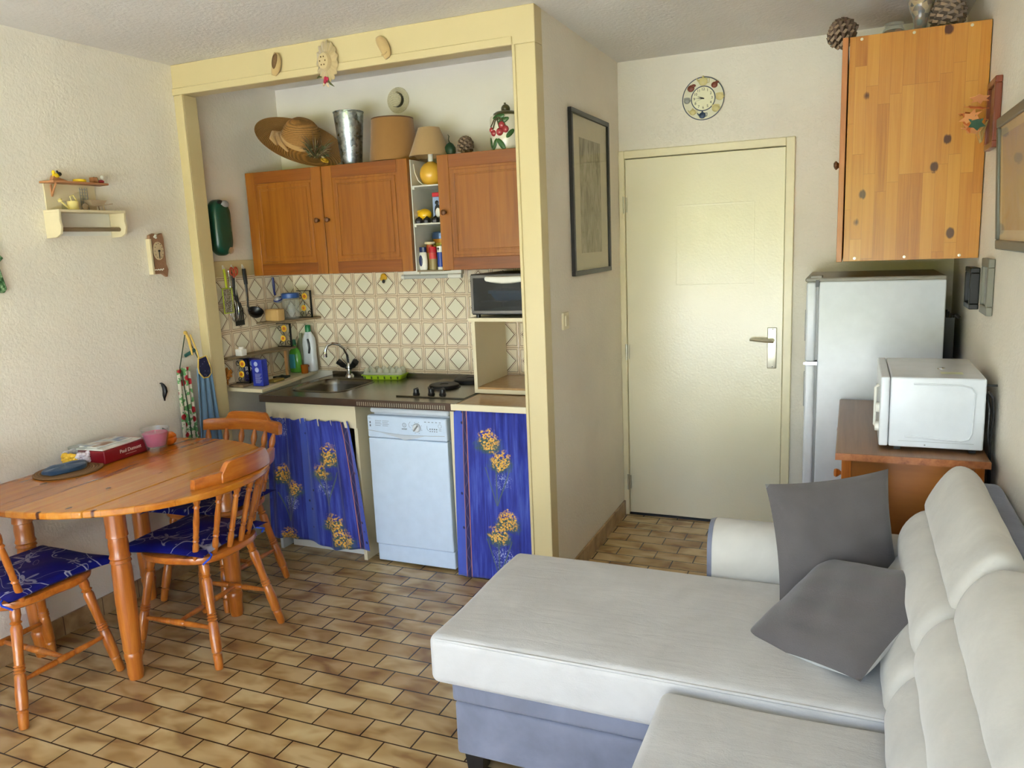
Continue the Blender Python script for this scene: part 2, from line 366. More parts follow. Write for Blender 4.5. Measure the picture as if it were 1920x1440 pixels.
def cloth(name, c, rough=.9, sc_=250, var=.06, wr=0, sheen=.3):
    g = G(name); v = g.coord(); n = g.noise(v, sc_, 2); n2 = g.noise(v, 5, 4, .6, .4)
    g.col(g.ramp(n2, [(.3, tuple(int(q*(1-var)) for q in c)), (.7, tuple(min(255, int(q*(1+var*.5))) for q in c))])).set(rough, spec=.2, Sheen_Weight=sheen)
    h = n*.3
    if wr: h = h+g.noise(g.coord(scale=(3, 14, 6)), 1.6, 4, .6, 1.2)*wr
    g.bump(h, .5, .004); return g.m
m_sofa = cloth('pale_grey_suede', (194, 191, 186), wr=1.2, var=.05); m_sofa2 = cloth('pale_suede_back', (196, 192, 182), var=.07, sc_=60, wr=.3)
m_sofag = cloth('blue_grey_suede', (120, 123, 138), var=.12, sc_=80); m_cush = cloth('charcoal_suede', (96, 91, 90), var=.06, wr=.4)
m_cushl = cloth('pale_cushion_backing', (206, 204, 196)); m_shade = cloth('beige_lampshade', (178, 146, 100), sc_=400, var=.03)
m_shade2 = cloth('brown_lampshade', (158, 116, 66), sc_=300, var=.05)
# straw
def straw(name, c, rings):
    g = G(name); x_, y_, z_ = g.xyz(); r = (x_*x_+y_*y_).pow(.5); s = (((r+z_*1.2)*rings)*PI*2).sin()
    n = g.noise(g.coord(), 120, 3); g.col(g.ramp(s*.25+n*.6+.2, [(.3, tuple(int(q*.78) for q in c)), (.7, c)])).set(.7); g.bump(s, .5, .002); return g.m
m_straw = straw('golden_straw', (180, 130, 66), 95); m_strawmat = straw('woven_straw_mat', (134, 96, 50), 90); m_strawpale = straw('pale_straw', (226, 214, 176), 120)
# seat pad print
g = G('navy_seaside_print'); v = g.coord(); x_, y_, z_ = g.xyz()
n = g.noise(g.coord(scale=(1, 1, .2)), 5.2, 0, .5, .4); ln = (n-.5).abs().below(.007, .003)
n3 = g.noise(g.coord(loc=(3, 1, 0), scale=(1, 1, .2)), 7, 1, .5, .8); ln3 = (n3-.47).abs().below(.005, .003)
vd = g.vor(g.coord(scale=(1, 1, .3)), 26, rnd=.8); sh = vd.below(.2, .05)*(n-.5).abs().below(.05, .01)*(n-.5).abs().gt(.02)
stars = None
for (cx, cy, R, ph) in ((-.09, .08, .05, .3), (.10, -.06, .055, 1.1), (.12, .13, .035, .2), (-.13, -.12, .04, 2.0), (.0, -.15, .035, 1.6)):
    dx = x_-cx; dy = y_-cy; an = dy._m('ARCTAN2', dx); rr = (dx*dx+dy*dy).pow(.5)
    stt = rr-(((an+ph)*5)._m('COSINE')*.5+.75).pow(2)*R*.62
    q = stt.below(0, .002); stars = q if stars is None else stars.max(q)
fine = g.vor(v, 90).below(.35, .1)
c = g.mix((ln.max(ln3*.8)).max(sh).max(stars*(fine*.4+.55)), (12, 18, 104), (170, 172, 186)); g.col(c).set(.6, spec=.25)
g.bump(g.noise(v, 14, 3), .35, .006); m_pad = g.m
# curtain print
def curtain_mat(name, clusters, bands):
    g = G(name); u, v, _ = g.xyz('UV'); uv = g.comb(u, v, 0.0)
    st = g.noise(g.comb(u*70, v*4, 0.0), 1, 4, .6); big = g.noise(g.comb(u*6, v*3, 0.0), 1, 2)
    c = g.ramp(st*.7+big*.3, [(.32, (16, 20, 96)), (.5, (36, 50, 150)), (.72, (84, 106, 196))])
    for a, b_, kind in bands:
        inb = u.gt(a)*u.lt(b_)
        if kind == 'light':
            dots = g.vor(g.comb(u, v, 0.0), 20, rnd=.5).below(.14, .04)
            c = g.mix(inb, c, g.mix(dots, (66, 88, 184), (18, 20, 70)))
        else:
            dz = ((v*60).sin()*.35+(u-a)/(b_-a)-.5).abs().below(.1, .05)
            c = g.mix(inb, c, g.mix(dz, (26, 28, 84), (70, 60, 110)))
            edge = (u-a).abs().lt(.0016).max((u-b_).abs().lt(.0016)); c = g.mix(edge, c, (190, 120, 90))
    wn = g.noise(uv, 38, 3); dot = g.vor(uv, 115); leafn = g.noise(g.comb(u*120, v*60, 0.0), 1, 3, .6, 2)
    for (cx, cy, R, kind) in clusters:
        dx = u-cx; dy = v-cy; rr = (dx*dx+dy*dy).pow(.5)+(wn-.5)*R*1.5
        if kind == 'stem':
            dxx = (dx-(dy+R)*(dy+R)*.6*0).abs(); m1 = dxx.below(.003, .002)*dy.abs().lt(R)
            fan = (dx.abs()-(dy*.35+R*.36).abs()).abs().below(.003, .002)*dy.abs().lt(R)
            c = g.mix(m1.max(fan)*.8, c, (84, 104, 84)); continue
        if kind == 'lav':
            c = g.mix(rr.below(R, .006)*leafn.gt(.56)*.8, c, (176, 184, 220)); continue
        c = g.mix((rr*.8+(dy+R*.9).abs()*.35).below(R*1.35, .012)*leafn.gt(.40)*dy.lt(R*.3)*.9, c, (62, 92, 70))
        yel = g.mix(g.vor(uv, 115, out='Color'), (206, 140, 40), (246, 200, 96))
        c = g.mix(rr.below(R*1.15, .008)*dot.below(.55, .08), c, yel)
    g.col(c).set(.75, Sheen_Weight=.2); g.bump(g.noise(uv, 300, 2), .2, .002); return g.m
m_curtL = curtain_mat('blue_mimosa_curtain', [(.36, .44, .04, 'm'), (.42, .37, .035, 'm'), (.40, .29, .045, 'lav'), (.38, .26, .08, 'stem'), (.66, .56, .045, 'm'), (.61, .47, .035, 'm'), (.62, .38, .04, 'lav'), (.63, .38, .09, 'stem'), (.64, .2, .04, 'm'), (.69, .12, .045, 'm'), (.38, .1, .04, 'm'), (.36, .69, .05, 'lav')],
    [(.48, .555, 'light'), (.775, .80, 'dark'), (.80, .95, 'light')])
m_curtR = curtain_mat('blue_mimosa_curtain_narrow', [(1.56, .69, .045, 'm'), (1.62, .60, .04, 'm'), (1.63, .50, .04, 'lav'), (1.60, .47, .09, 'stem'), (1.65, .31, .042, 'm'), (1.60, .24, .04, 'm'), (1.62, .13, .05, 'lav'), (1.60, .12, .09, 'stem')],
    [(1.375, 1.43, 'light'), (1.43, 1.455, 'dark'), (1.76, 1.9, 'light')])

# ------------------------------------------------------------ the room
H = 2.515; XP0, XP = 1.812, 1.908; YD = 1.21; XR = 3.538; YA = .76; XH = .06
def bxs(*a):
    b = B()
    for q in a: b.box(*q)
    return b
struct('floor', bxs((-.1, YB-.1, -.1, XR+.1, YD+.3, 0)), m_floor)
struct('ceiling', bxs((-.1, YB-.1, H, XR+.1, YD+.3, H+.1)), m_ceil)
struct('wall_left', bxs((-.12, YB-.1, 0, 0, YA+.12, H)), m_wall)
struct('wall_right', bxs((XR, YB-.1, 0, XR+.12, YD+.12, H)), m_wall)
struct('wall_alcove', bxs((0, YA, 0, XP0, YA+.1, H)), m_wall_s)
struct('wall_partition', bxs((XP0, .0, 0, XP, YD+.12, H)), m_wall)
DX0, DX1, DZ = 1.942, 2.770, 2.01
struct('wall_far', bxs((XP, YD, DZ+.045, DX1+.045, YD+.12, H), (DX1+.045, YD, 0, XR, YD+.12, H)), m_wall)
b = bxs((0, YB-.12, 0, WX0, YB, H), (WX1, YB-.12, 0, XR, YB, H), (WX0, YB-.12, WZ1, WX1, YB, H)); struct('wall_rear', b, m_wall)
b = B()
for xa in (WX0, 1.0, 1.78, 2.57, WX1-.05): b.box(xa, YB-.09, 0, xa+.05, YB-.04, WZ1)
b.box(WX0, YB-.09, WZ1-.05, WX1, YB-.04, WZ1); b.box(WX0, YB-.09, 0, WX1, YB-.04, .05)
wf = struct('window_1', b, m_white2, bev=.004)
b = bxs((-3, YB-6, -.2, 7, YB-.12, -.03)); struct('floor_outside', b, plain('terrace_tiles', (196, 196, 194), .7))
b = bxs((-3, YB-3.2, -.03, 7, YB-3.05, .95)); struct('wall_outside', b, plain('terrace_parapet', (224, 220, 210), .8))
# skirting
struct('baseboard_left', bxs((0, YB, 0, .011, .0, .085)), m_skirt, bev=.002)
struct('baseboard_partition', bxs((XP, .0, 0, XP+.011, YD, .085)), m_skirt, bev=.002)
struct('baseboard_far', bxs((DX1+.05, YD-.011, 0, XR, YD, .085)), m_skirt, bev=.002)
# kitchen portal: header and posts of cream painted board
b = bxs((0, -.012, 2.372, XP+.003, .07, H), (0, -.019, 2.372, XP0+.0, -.011, 2.405), (XP0, -.012, 0, XP+.003, .07, 2.372), (.0, -.012, 0, .062, .075, 2.372), (.046, -.019, 0, .062, -.011, 2.372), (XP0, -.019, 0, XP0+.014, -.011, 2.372))
struct('trim_1', b, m_cream, bev=.003)
# tile splashback
b = bxs((.0, YA-.008, .885, XP0, YA, 1.475)); struct('trim_6', b, m_tileB)
b = bxs((.0, .085, .885, .008, YA-.008, 1.478)); struct('trim_2', b, m_tileL)
b = bxs((0, .085, 1.478, .012, .50, 1.562)); struct('trim_3', b, m_cream, bev=.002)
# door
b = B()
b.box(XP+.0, YD-.018, 0, DX0-.002, YD+.03, DZ+.045); b.box(DX1+.002, YD-.018, 0, DX1+.045, YD+.03, DZ+.045); b.box(DX0-.002, YD-.018, DZ+.004, DX1+.002, YD+.03, DZ+.045)
g = G('cream_gloss_paint'); n = g.noise(g.coord(), 95, 3); g.col(g.ramp(g.noise(g.coord(), 2, 2), [(.3, (238, 230, 200)), (.7, (243, 236, 208))])).set(.2, spec=.5)
x_, y_, z_ = g.xyz(); ov = g.noise(g.coord(scale=(1, 1, 1)), 3, 2)
g.bump(n+((z_-1.33).abs().below(.002, .002)+(z_-1.75).abs().below(.002, .002))*.5*(x_-2.42).abs().lt(.2)+((x_-2.62).abs().below(.002, .002)+(x_-2.22).abs().below(.002, .002))*.5*(z_-1.54).abs().lt(.21), .22, .0035); m_door = g.m
struct('trim_4', b, plain('door_frame_paint', (236, 226, 190), .3), bev=.004)
struct('door_1', bxs((DX0, YD-.004, .012, DX1, YD+.036, DZ)), m_door, bev=.003)
d1 = bpy.data.objects['door_1']
b = B(); b.rbox(2.695, YD-.012, .883, 2.742, YD-.004, 1.10, .004, 2, 1); hp = obj('handle_plate', b, m_alu, d1)
b = B(); b.rod((2.721, YD-.012, 1.032), (2.721, YD-.045, 1.032), .011); b.tube([(2.728, YD-.045, 1.032), (2.70, YD-.05, 1.033), (2.65, YD-.052, 1.037), (2.61, YD-.048, 1.039)], [.010, .010, .008, .006]); obj('door_handle', b, m_alu, d1)
b = B(); b.rod((2.722, YD-.013, 1.092), (2.722, YD-.0125, 1.092), .003); b.rod((2.722, YD-.013, .893), (2.722, YD-.0125, .893), .003); obj('plate_screws', b, m_black, hp)
for z in (1.77, .96, .20):
    b = B(); b.cyl(1.938, YD-.020, z-.045, z+.045, .007); b.box(1.936, YD-.0195, z-.04, 1.954, YD-.017, z+.04); obj('hinge', b, m_alu, d1)
b = bxs((DX0-.03, YD-.01, 0, DX1+.04, YD+.1, .01)); struct('trim_5', b, m_black)
struct('trim_7', bxs((XP, YD+.04, 0, DX1+.06, YD+.06, DZ+.06)), m_black)

# ------------------------------------------------------------ sofa
sofa = thing('corner_sofa', 'pale grey suede corner sofa with chaise and blue-grey base along the right wall', 'sofa', (2.7, -1.2, 0))
b = B(); b.rbox(2.03, -1.208, .245, 3.44, -.55, .305, .012, 2, 2); obj('chaise_lid', b, m_sofag, sofa, True); b = B(); b.rbox(2.72, -3.0, .245, 3.44, -1.21, .305, .012, 2, 2); obj('seat_frame', b, m_sofag, sofa, True); b = B(); b.rbox(2.035, -1.204, .07, 3.44, -.555, .243, .012, 2, 2); obj('chaise_base', b, m_sofag, sofa, True, label='blue-grey suede base of the chaise'); b = B(); b.rbox(2.725, -3.0, .07, 3.44, -1.206, .243, .012, 2, 2)
obj('base', b, m_sofag, sofa, True, label='blue-grey suede base')
for (x, y) in ((2.08, -1.15), (2.08, -.62), (2.78, -2.9), (3.3, -2.9)):
    b = B(); b.lathe([(.035, 0), (.045, .075)], T(x, y, 0) @ RZ(PI/4), 4); obj('foot', b, m_black, sofa, True, smooth=20)
def sag(o):
    o = Vector(o); o.z += .004*math.sin(o.x*9)*math.sin(o.y*11) if o.z > .42 else 0; return o
b = B(); b.rbox(1.965, -1.222, .298, 3.22, -.53, .452, .028, 4, 22, .010, sag); obj('chaise_cushion', b, m_sofa, sofa, True)
b = B(); b.tube([(1.99, -1.214, .442), (2.6, -1.216, .444), (3.2, -1.216, .440)], .005, 6); obj('piping', b, m_sofa, bpy.data.objects['chaise_cushion'], True)
b = B(); b.rbox(2.668, -1.93, .285, 3.22, -1.232, .430, .03, 4, 16, .012, sag); obj('seat', b, m_sofa, sofa, True)
b = B(); b.rbox(2.668, -2.64, .285, 3.22, -1.94, .430, .03, 4, 10, .012, sag); obj('seat', b, m_sofa, sofa, True)
# armrest: rounded top
def armprof(x, s_=1):
    P = []
    for i in range(13):
        a = PI*i/12; P.append((x, -.44-.088*math.cos(a)*s_ - 0, .535+.085*math.sin(a)*s_))
    return [(x, -.528, .30)]+P+[(x, -.352, .30)]
b = B(); b.rings([armprof(x, s) for x, s in ((2.682, .96), (2.69, 1), (3.3, 1), (3.31, .98))]); obj('armrest', b, m_sofa2, sofa, True)
b = B(); b.rings([[(p[0], p[1], p[2]) for p in armprof(2.668, .93)], [(p[0], p[1], p[2]) for p in armprof(2.684, .99)]]); b.box(2.70, -.51, .08, 3.3, -.36, .30); obj('armrest_side', b, m_sofag, sofa, True, label='blue-grey armrest end')
b = B(); b.rbox(3.435, -3.0, .08, 3.532, -.42, .815, .03, 3, 3); obj('back_shell', b, m_sofag, sofa, True, label='grey back panel against the wall')
# reclining back: rolls lofted along y
def roll(name, pts, y0, y1, mat, rnd=.06, wr=1.0, par=None):
    cx = sum(p[0] for p in pts)/len(pts); cz = sum(p[1] for p in pts)/len(pts)
    # smooth closed outline (Catmull-Rom)
    Q = []; n = len(pts)
    for i in range(n):
        p0, p1, p2, p3 = [Vector(pts[(i+k) % n]) for k in (-1, 0, 1, 2)]
        for t in (0, .25, .5, .75):
            Q.append(.5*((2*p1)+(p2-p0)*t+(2*p0-5*p1+4*p2-p3)*t*t+(3*p1-p0-3*p2+p3)*t**3))
    R = []; N = 30
    for i in range(N+1):
        t = i/N
        if t < .2: y = y1-(y1-y0)*0; 
        s = 1.0; yy = y1+(y0-y1)*t; dist = min(yy-y0, y1-yy)
        if dist < rnd: s = .62+.38*math.sqrt(max(0, 1-(1-dist/rnd)**2))
        R.append([(cx+(q[0]-cx)*s*(1+.012*wr*math.sin(yy*37+q[1]*20)), yy, cz+(q[1]-cz)*(s*.5+.5 if name != 'headrest' else s*.35+.65)) for q in Q])
    b = B(); b.rings(R); return obj(name, b, mat, par or sofa, True, smooth=180)
for k, (y0, y1) in enumerate(((-1.222, -.49), (-1.95, -1.224), (-2.68, -1.952))):
    roll('lower_roll', [(3.44, .40), (3.25, .40), (3.195, .45), (3.20, .52), (3.245, .585), (3.30, .60), (3.44, .60)], y0, y1, m_sofa2)
    roll('lumbar_roll', [(3.45, .58), (3.29, .585), (3.248, .615), (3.255, .68), (3.305, .735), (3.38, .745), (3.46, .73)], y0, y1, m_sofa2)
    if k == 0:
        roll('headrest', [(3.36, .735), (3.325, .735), (3.318, .765), (3.355, .84), (3.395, .882), (3.44, .872), (3.468, .83), (3.44, .78)], y0-.0, y1, m_sofa2, .035, .6)
    else:
        roll('headrest', [(3.46, .70), (3.35, .72), (3.318, .742), (3.335, .80), (3.375, .848), (3.43, .862), (3.50, .84), (3.50, .76)], y0, y1, m_sofa2, .05, .8)

def pillow(name, label, c, u, v, side, th, group):
    u = Vector(u).normalized(); n = u.cross(Vector(v)).normalized(); v = n.cross(u)
    M = Matrix(((u.x, v.x, n.x, c[0]), (u.y, v.y, n.y, c[1]), (u.z, v.z, n.z, c[2]), (0, 0, 0, 1)))
    o = thing(name, label, 'cushion', c, 0, group); L = WM[o.name].inverted() @ M; h = side/2
    def f(sg):
        def ff(s, t):
            a = 2*s-1; d = 2*t-1; pin = .07
            x = h*a*(1-pin*(1-d*d)**1.0*abs(a)**2); y = h*d*(1-pin*(1-a*a)*abs(d)**2)
            e = max(0, (1-abs(a)**3.2))*max(0, (1-abs(d)**3.2))
            z = sg*th/2*(e**.55)+.004*math.sin(a*9+d*4)*e+.003*math.sin(d*13)*e
            return (x, y, z)
        return ff
    b = B(); b.grid(28, 28, f(1), m=L); obj('front_cover', b, m_cush, o, smooth=180)
    b = B(); b.grid(28, 28, f(-1), m=L); obj('back_cover', b, m_cushl, o, smooth=180, label='pale grey underside')
    return o
pillow('throw_cushion', 'charcoal suede cushion standing upright against the sofa armrest', (3.066, -.578, .645), (.336, .15, .03), (.005, .06, .345), .385, .12, 'charcoal cushions')
pillow('throw_cushion', 'charcoal suede cushion lying tilted on the chaise with pale underside showing', (3.095, -.885, .545), (.285, -.235, .075), (.185, .30, .135), .42, .12, 'charcoal cushions')

# ------------------------------------------------------------ dining table
TZ = .742; tx, ty, ta, tb = .36, -.867, .62, .525
tab = thing('dining_table', 'varnished pine drop-leaf oval table on four turned legs against left wall', 'table', (.34, -.86, 0))
def oval(x0, x1, n=40):
    t0 = math.acos(min(1, max(-1, (x1-tx)/ta))); t1 = math.acos(min(1, max(-1, (x0-tx)/ta)))
    up = [(tx+ta*math.cos(t0+(t1-t0)*i/n), ty+tb*math.sin(t0+(t1-t0)*i/n)) for i in range(n+1)]
    dn = [(x, 2*ty-y) for x, y in up[::-1]]; P = up+dn; Q = []
    for p in P:
        if not Q or (abs(p[0]-Q[-1][0])+abs(p[1]-Q[-1][1])) > 1e-5: Q.append(p)
    if (abs(Q[0][0]-Q[-1][0])+abs(Q[0][1]-Q[-1][1])) < 1e-5: Q.pop()
    return Q
b = B(); b.poly(oval(.035, .679), .026, T(0, 0, TZ-.026)); obj('tabletop', b, m_table, tab, True, bev=.006, seg=3)
b = B(); b.poly(oval(.681, .98), .026, T(0, 0, TZ-.026)); obj('drop_leaf', b, m_table, tab, True, bev=.006, seg=3)
LEG = [(0, .026), (.03, .030), (.09, .0285), (.12, .032), (.14, .034), (.155, .030), (.17, .034), (.20, .033), (.30, .036), (.45, .0375), (.62, .036), (.66, .034), (.665, .039), (.68, .034), (.69, .039), (.71, .034), (.76, .036), (.80, .033), (.805, .039), (.83, .037), (1, .037)]
for x, y in ((.60, -1.125), (.60, -.575), (.075, -1.125), (.075, -.575)):
    b = B(); b.turned((x, y, 0), (x, y, TZ-.026), LEG, 20); obj('leg', b, m_chair, tab, True)
for q in ((.075, -1.135, .645, .60, -1.115, .716), (.075, -.585, .645, .60, -.565, .716), (.065, -1.115, .645, .085, -.585, .716), (.59, -1.115, .645, .61, -.585, .716)): obj('apron', bxs(q), m_table, tab, True, bev=.002)
b = B(); b.poly([(.61, 0), (.84, 0), (.80, -.035), (.68, -.06), (.61, -.065)], .018, T(0, -1.0, TZ-.028) @ RX(PI/2)); obj('leaf_bracket', b, m_table, tab, True)

# ------------------------------------------------------------ chairs
CL = [(0, .013), (.02, .0165), (.12, .0175), (.135, .0185), (.15, .0140), (.16, .0195), (.28, .0205), (.42, .0185), (.44, .0140), (.45, .0205), (.465, .0145), (.475, .0205), (.49, .0145), (.50, .0195), (.51, .0160), (.62, .0165), (.80, .0195), (.83, .0145), (.845, .0200), (.86, .0145), (.90, .0185), (1, .015)]
SP = [(0, .010), (.10, .0115), (.20, .0125), (.26, .0095), (.28, .013), (.30, .0095), (.33, .0125), (.36, .0105), (.55, .0125), (.70, .010), (.74, .0095), (.75, .014), (.78, .0095), (.82, .0135), (.88, .0155), (.94, .012), (1, .007)]
ST = [(0, .007), (.15, .0095), (.38, .0125), (.40, .0095), (.42, .0125), (.5, .0135), (.58, .0125), (.60, .0095), (.62, .0125), (.85, .0095), (1, .007)]
def chair(label, x, y, rz, mir=1):
    o = thing('dining_chair', label, 'chair', (x, y, 0), rz, 'spindle-back pine chairs around the table')
    sz = .44
    out = [(.19*math.copysign(abs(math.cos(t))**.62, math.cos(t)), .195*math.copysign(abs(math.sin(t))**.62, math.sin(t))) for t in [2*PI*i/48 for i in range(48)]]
    out = [(px*(1.06 if py > 0 else 1.0+0.0*py), py) for px, py in out]
    b = B(); b.rings([[(px*s, py*s, z) for px, py in out] for s, z in ((.93, sz-.034), (.985, sz-.026), (1.0, sz-.014), (.985, sz-.003), (.95, sz))]); obj('seat', b, m_rail, o)
    for fx, fy, tx_, ty_ in ((.195, .20, .135, .13), (-.195, .20, -.135, .13), (.20, -.205, .13, -.125), (-.20, -.205, -.13, -.125)):
        b = B(); b.turned((fx, fy, 0), (tx_, ty_, sz-.02), CL, 16); obj('leg', b, m_chair, o)
    f = .36
    P = {}
    for sx in (1, -1):
        a = Vector((.195*sx, .20, 0)).lerp(Vector((.135*sx, .13, sz)), f); c = Vector((.20*sx, -.205, 0)).lerp(Vector((.13*sx, -.125, sz)), f)
        b = B(); b.turned(a, c, ST, 12); obj('stretcher', b, m_chair, o); P[sx] = (a+c)/2
    b = B(); b.turned(P[1], P[-1], ST, 12); obj('stretcher', b, m_chair, o)
    n = 6
    for i in range(n):
        t = (i+.5)/n*2-1 if False else -1+2*i/(n-1)
        bx_ = .165*t; by = -.172+.055*t*t; tx2 = .205*t; ty2 = -.262+.060*t*t
        b = B(); b.turned((bx_, by, sz-.012), (tx2, ty2, .735), SP, 12); obj('spindle', b, m_chair, o)
    R = []
    for i in range(25):
        t = -1+2*i/24; X_ = .238*t; Y_ = -.272+.062*t*t; e = 1 if abs(t) < .97 else .86
        zt = .785; zb = .727 + .004*(1-abs(t)); w_ = .0135*e
        nx, ny = (-.26*t*.5, 1); L_ = math.hypot(nx, ny); nx /= L_; ny /= L_
        zc = (zt+zb)/2; hh = (zt-zb)/2*e
        R.append([(X_+nx*w_*a, Y_+ny*w_*a+(.006 if c > 0 else 0)*-1, zc+hh*c) for a, c in ((-1, -.8), (-.8, -1), (.8, -1), (1, -.8), (1, .8), (.8, 1), (-.8, 1), (-1, .8))])
    b = B(); b.rings(R)
    obj('crest_rail', b, m_rail, o)
    R = []
    for i in range(21):
        t = -.60+1.20*i/20; X_ = .238*t; Y_ = -.282+.062*t*t; k = min(1, (.60-abs(t))/.14); zt = .775+.045*k; w_ = .0115
        R.append([(X_, Y_-w_, .742), (X_, Y_+w_, .742), (X_, Y_+w_, zt), (X_, Y_-w_, zt)])
    b = B(); b.rings(R); obj('raised_crest', b, m_rail, o, bev=.003)
    return o
def pad(label, x, y, rz, seed):
    o = thing('seat_cushion', label, 'seat cushion', (x, y, .441), rz, 'navy seaside print seat pads')
    def ff(sg):
        def f(s, t):
            a = 2*s-1; d = 2*t-1; wx = .205*(1+.06*d)
            X_ = wx*a*(1-.05*(1-d*d)+.05*abs(d)**3); Y_ = .205*d*(1-.05*(1-a*a)+.06*abs(a)**3)+.03
            e = max(0, 1-abs(a)**4)*max(0, 1-abs(d)**4)
            z = .018+sg*.020*(e**.4)+(.007*math.sin(a*5+seed)*math.cos(d*4+seed) if sg > 0 else 0)*e
            dr = max(0, abs(a)-.86)*max(0, d-.2)*.14+max(0, d-.9)*.08
            return (X_, Y_, max(z-dr, .0005) if abs(X_) < .18 and Y_ < .185 else z-dr)
        return f
    b = B(); b.grid(26, 26, ff(1)); b.grid(26, 26, ff(-1)); obj('pad', b, m_pad, o, smooth=180)
    b = B()
    for sx in (-1, 1): b.tube([(.14*sx, -.165, .016), (.15*sx, -.185, .010), (.165*sx, -.19, .004), (.18*sx, -.165, -.02)], .004, 6)
    obj('tie', b, plain('blue_ribbon', (30, 70, 190), .6) if 'blue_ribbon' not in bpy.data.materials else bpy.data.materials['blue_ribbon'], o)
for lab, x, y, rz, nm in (('pine spindle-back chair half out of frame at the near end of the table', .30, -1.305, 0.0, 'navy seaside print pad on the chair nearest the camera at far left'),
                      ('pine spindle-back chair pushed in at the open right side of the table', .655, -.785, PI/2+.06, 'navy seaside print pad on the chair at the right side of the table'),
                      ('pine spindle-back chair at the far end of the table by the kitchen curtain', .352, -.375, PI, 'navy seaside print pad on the chair beside the kitchen alcove')):
    chair(lab, x, y, rz); pad(nm, x, y, rz, x*9)

# ------------------------------------------------------------ kitchen
m_blk = m_black
# left ledge shelf and steel sink unit
b = B(); b.poly([(.0, .13), (.255, .12), (.20, .45), (.14, YA-.01), (.0, YA-.01)], .02, T(0, 0, .868)); solo('corner_ledge', b, m_cream2, 'pale ledge board in the alcove corner left of the steel sink', 'shelf', bev=.002)
sink = thing('sink_unit', 'stainless steel worktop with sink bowl and hob area, brown vented front edge', 'sink', (.84, .4, .83))
sx0, sx1, sy0, sy1, SZ = .256, 1.405, .10, YA-.012, .862
def rrect(x0, y0, x1, y1, r, n=6):
    P = []
    for cx, cy, a0 in ((x1-r, y1-r, 0), (x0+r, y1-r, PI/2), (x0+r, y0+r, PI), (x1-r, y0+r, 1.5*PI)):
        for i in range(n+1): a = a0+PI/2*i/n; P.append((cx+r*math.cos(a), cy+r*math.sin(a)))
    return P
inner = rrect(.32, .24, .66, .61, .08); outer = []
for (x, y), k in zip(inner, range(len(inner))):
    q = k//7
    cx, cy = ((.76, YA-.012), (sx0, YA-.012), (sx0, sy0), (.76, sy0))[q]
    outer.append((cx, cy))
bz = SZ-.004
b = B(); n = len(inner); b.add([(x, y, bz+.004) for x, y in outer]+[(x, y, bz+.004) for x, y in inner], [(i, (i+1) % n, n+(i+1) % n, n+i) for i in range(n)])
b.box(.76, sy0, bz-.002, sx1, sy1, bz+.004); b.box(sx0, sy1-.012, SZ, sx1, sy1+.003, SZ+.022)
obj('worktop', b, m_steel, sink, True)
b = B(); b.rings([[(.49+(x-.49)*s, .425+(y-.425)*s, z) for x, y in inner] for s, z in ((1.0, SZ), (.985, SZ-.004), (.97, SZ-.03), (.92, SZ-.13), (.85, SZ-.15), (.1, SZ-.155))], cap=False); b.rings([[(.49+(x-.49)*.1, .425+(y-.425)*.1, SZ-.155) for x, y in inner], [(.49+(x-.49)*.01, .425+(y-.425)*.01, SZ-.16) for x, y in inner]], cap=False)
obj('bowl', b, m_steel, sink, True)
b = B(); b.tube([(x, y, SZ+.001) for x, y in rrect(.315, .235, .665, .615, .085)], .004, 6, closed=True); obj('bowl_rim', b, m_steel, sink, True)
b = bxs((sx0, sy0-.006, SZ-.036, sx1, sy0+.004, SZ+.001), (sx0-.006, sy0-.006, SZ-.036, sx0+.002, sy1, SZ+.001)); fe = obj('front_edge', b, m_steelfr, sink, True, bev=.002, label='brown-toned front edge')
b = B()
for i in range(40): xx = .862+i*.0125; b.box(xx, sy0-.0085, SZ-.029, xx+.005, sy0-.0055, SZ-.010)
obj('vent_slots', b, m_alu, fe, True)
# hob
hob = thing('electric_hob', 'dark two-plate electric hob with three black knobs on the steel worktop', 'hob', (1.2, .45, SZ))
b = B(); b.box(1.02, .205, SZ, 1.395, .74, SZ+.004); b.box(1.02, .205, SZ+.004, 1.395, .212, SZ+.007); obj('hob_tray', b, m_steel, hob, True, bev=.002)
for cx, cy, r in ((1.155, .465, .078), (1.215, .655, .088)):
    b = B(); b.lathe([(r+.008, 0), (r+.008, .004), (r, .005), (r, .014), (r*.95, .017), (r*.3, .017), (r*.28, .014), (.001, .014)], T(cx, cy, SZ+.004), 32); obj('hot_plate', b, m_blackm, hob, True)
for cx, cy in ((1.105, .262), (1.185, .272), (1.245, .280)):
    b = B(); b.lathe([(.018, 0), (.018, .006), (.015, .008), (.0135, .028), (.001, .029)], T(cx, cy, SZ+.004), 18); b.box(cx-.003, cy-.016, SZ+.012, cx+.003, cy+.016, SZ+.036); obj('knob', b, m_black, hob, True, bev=.001)
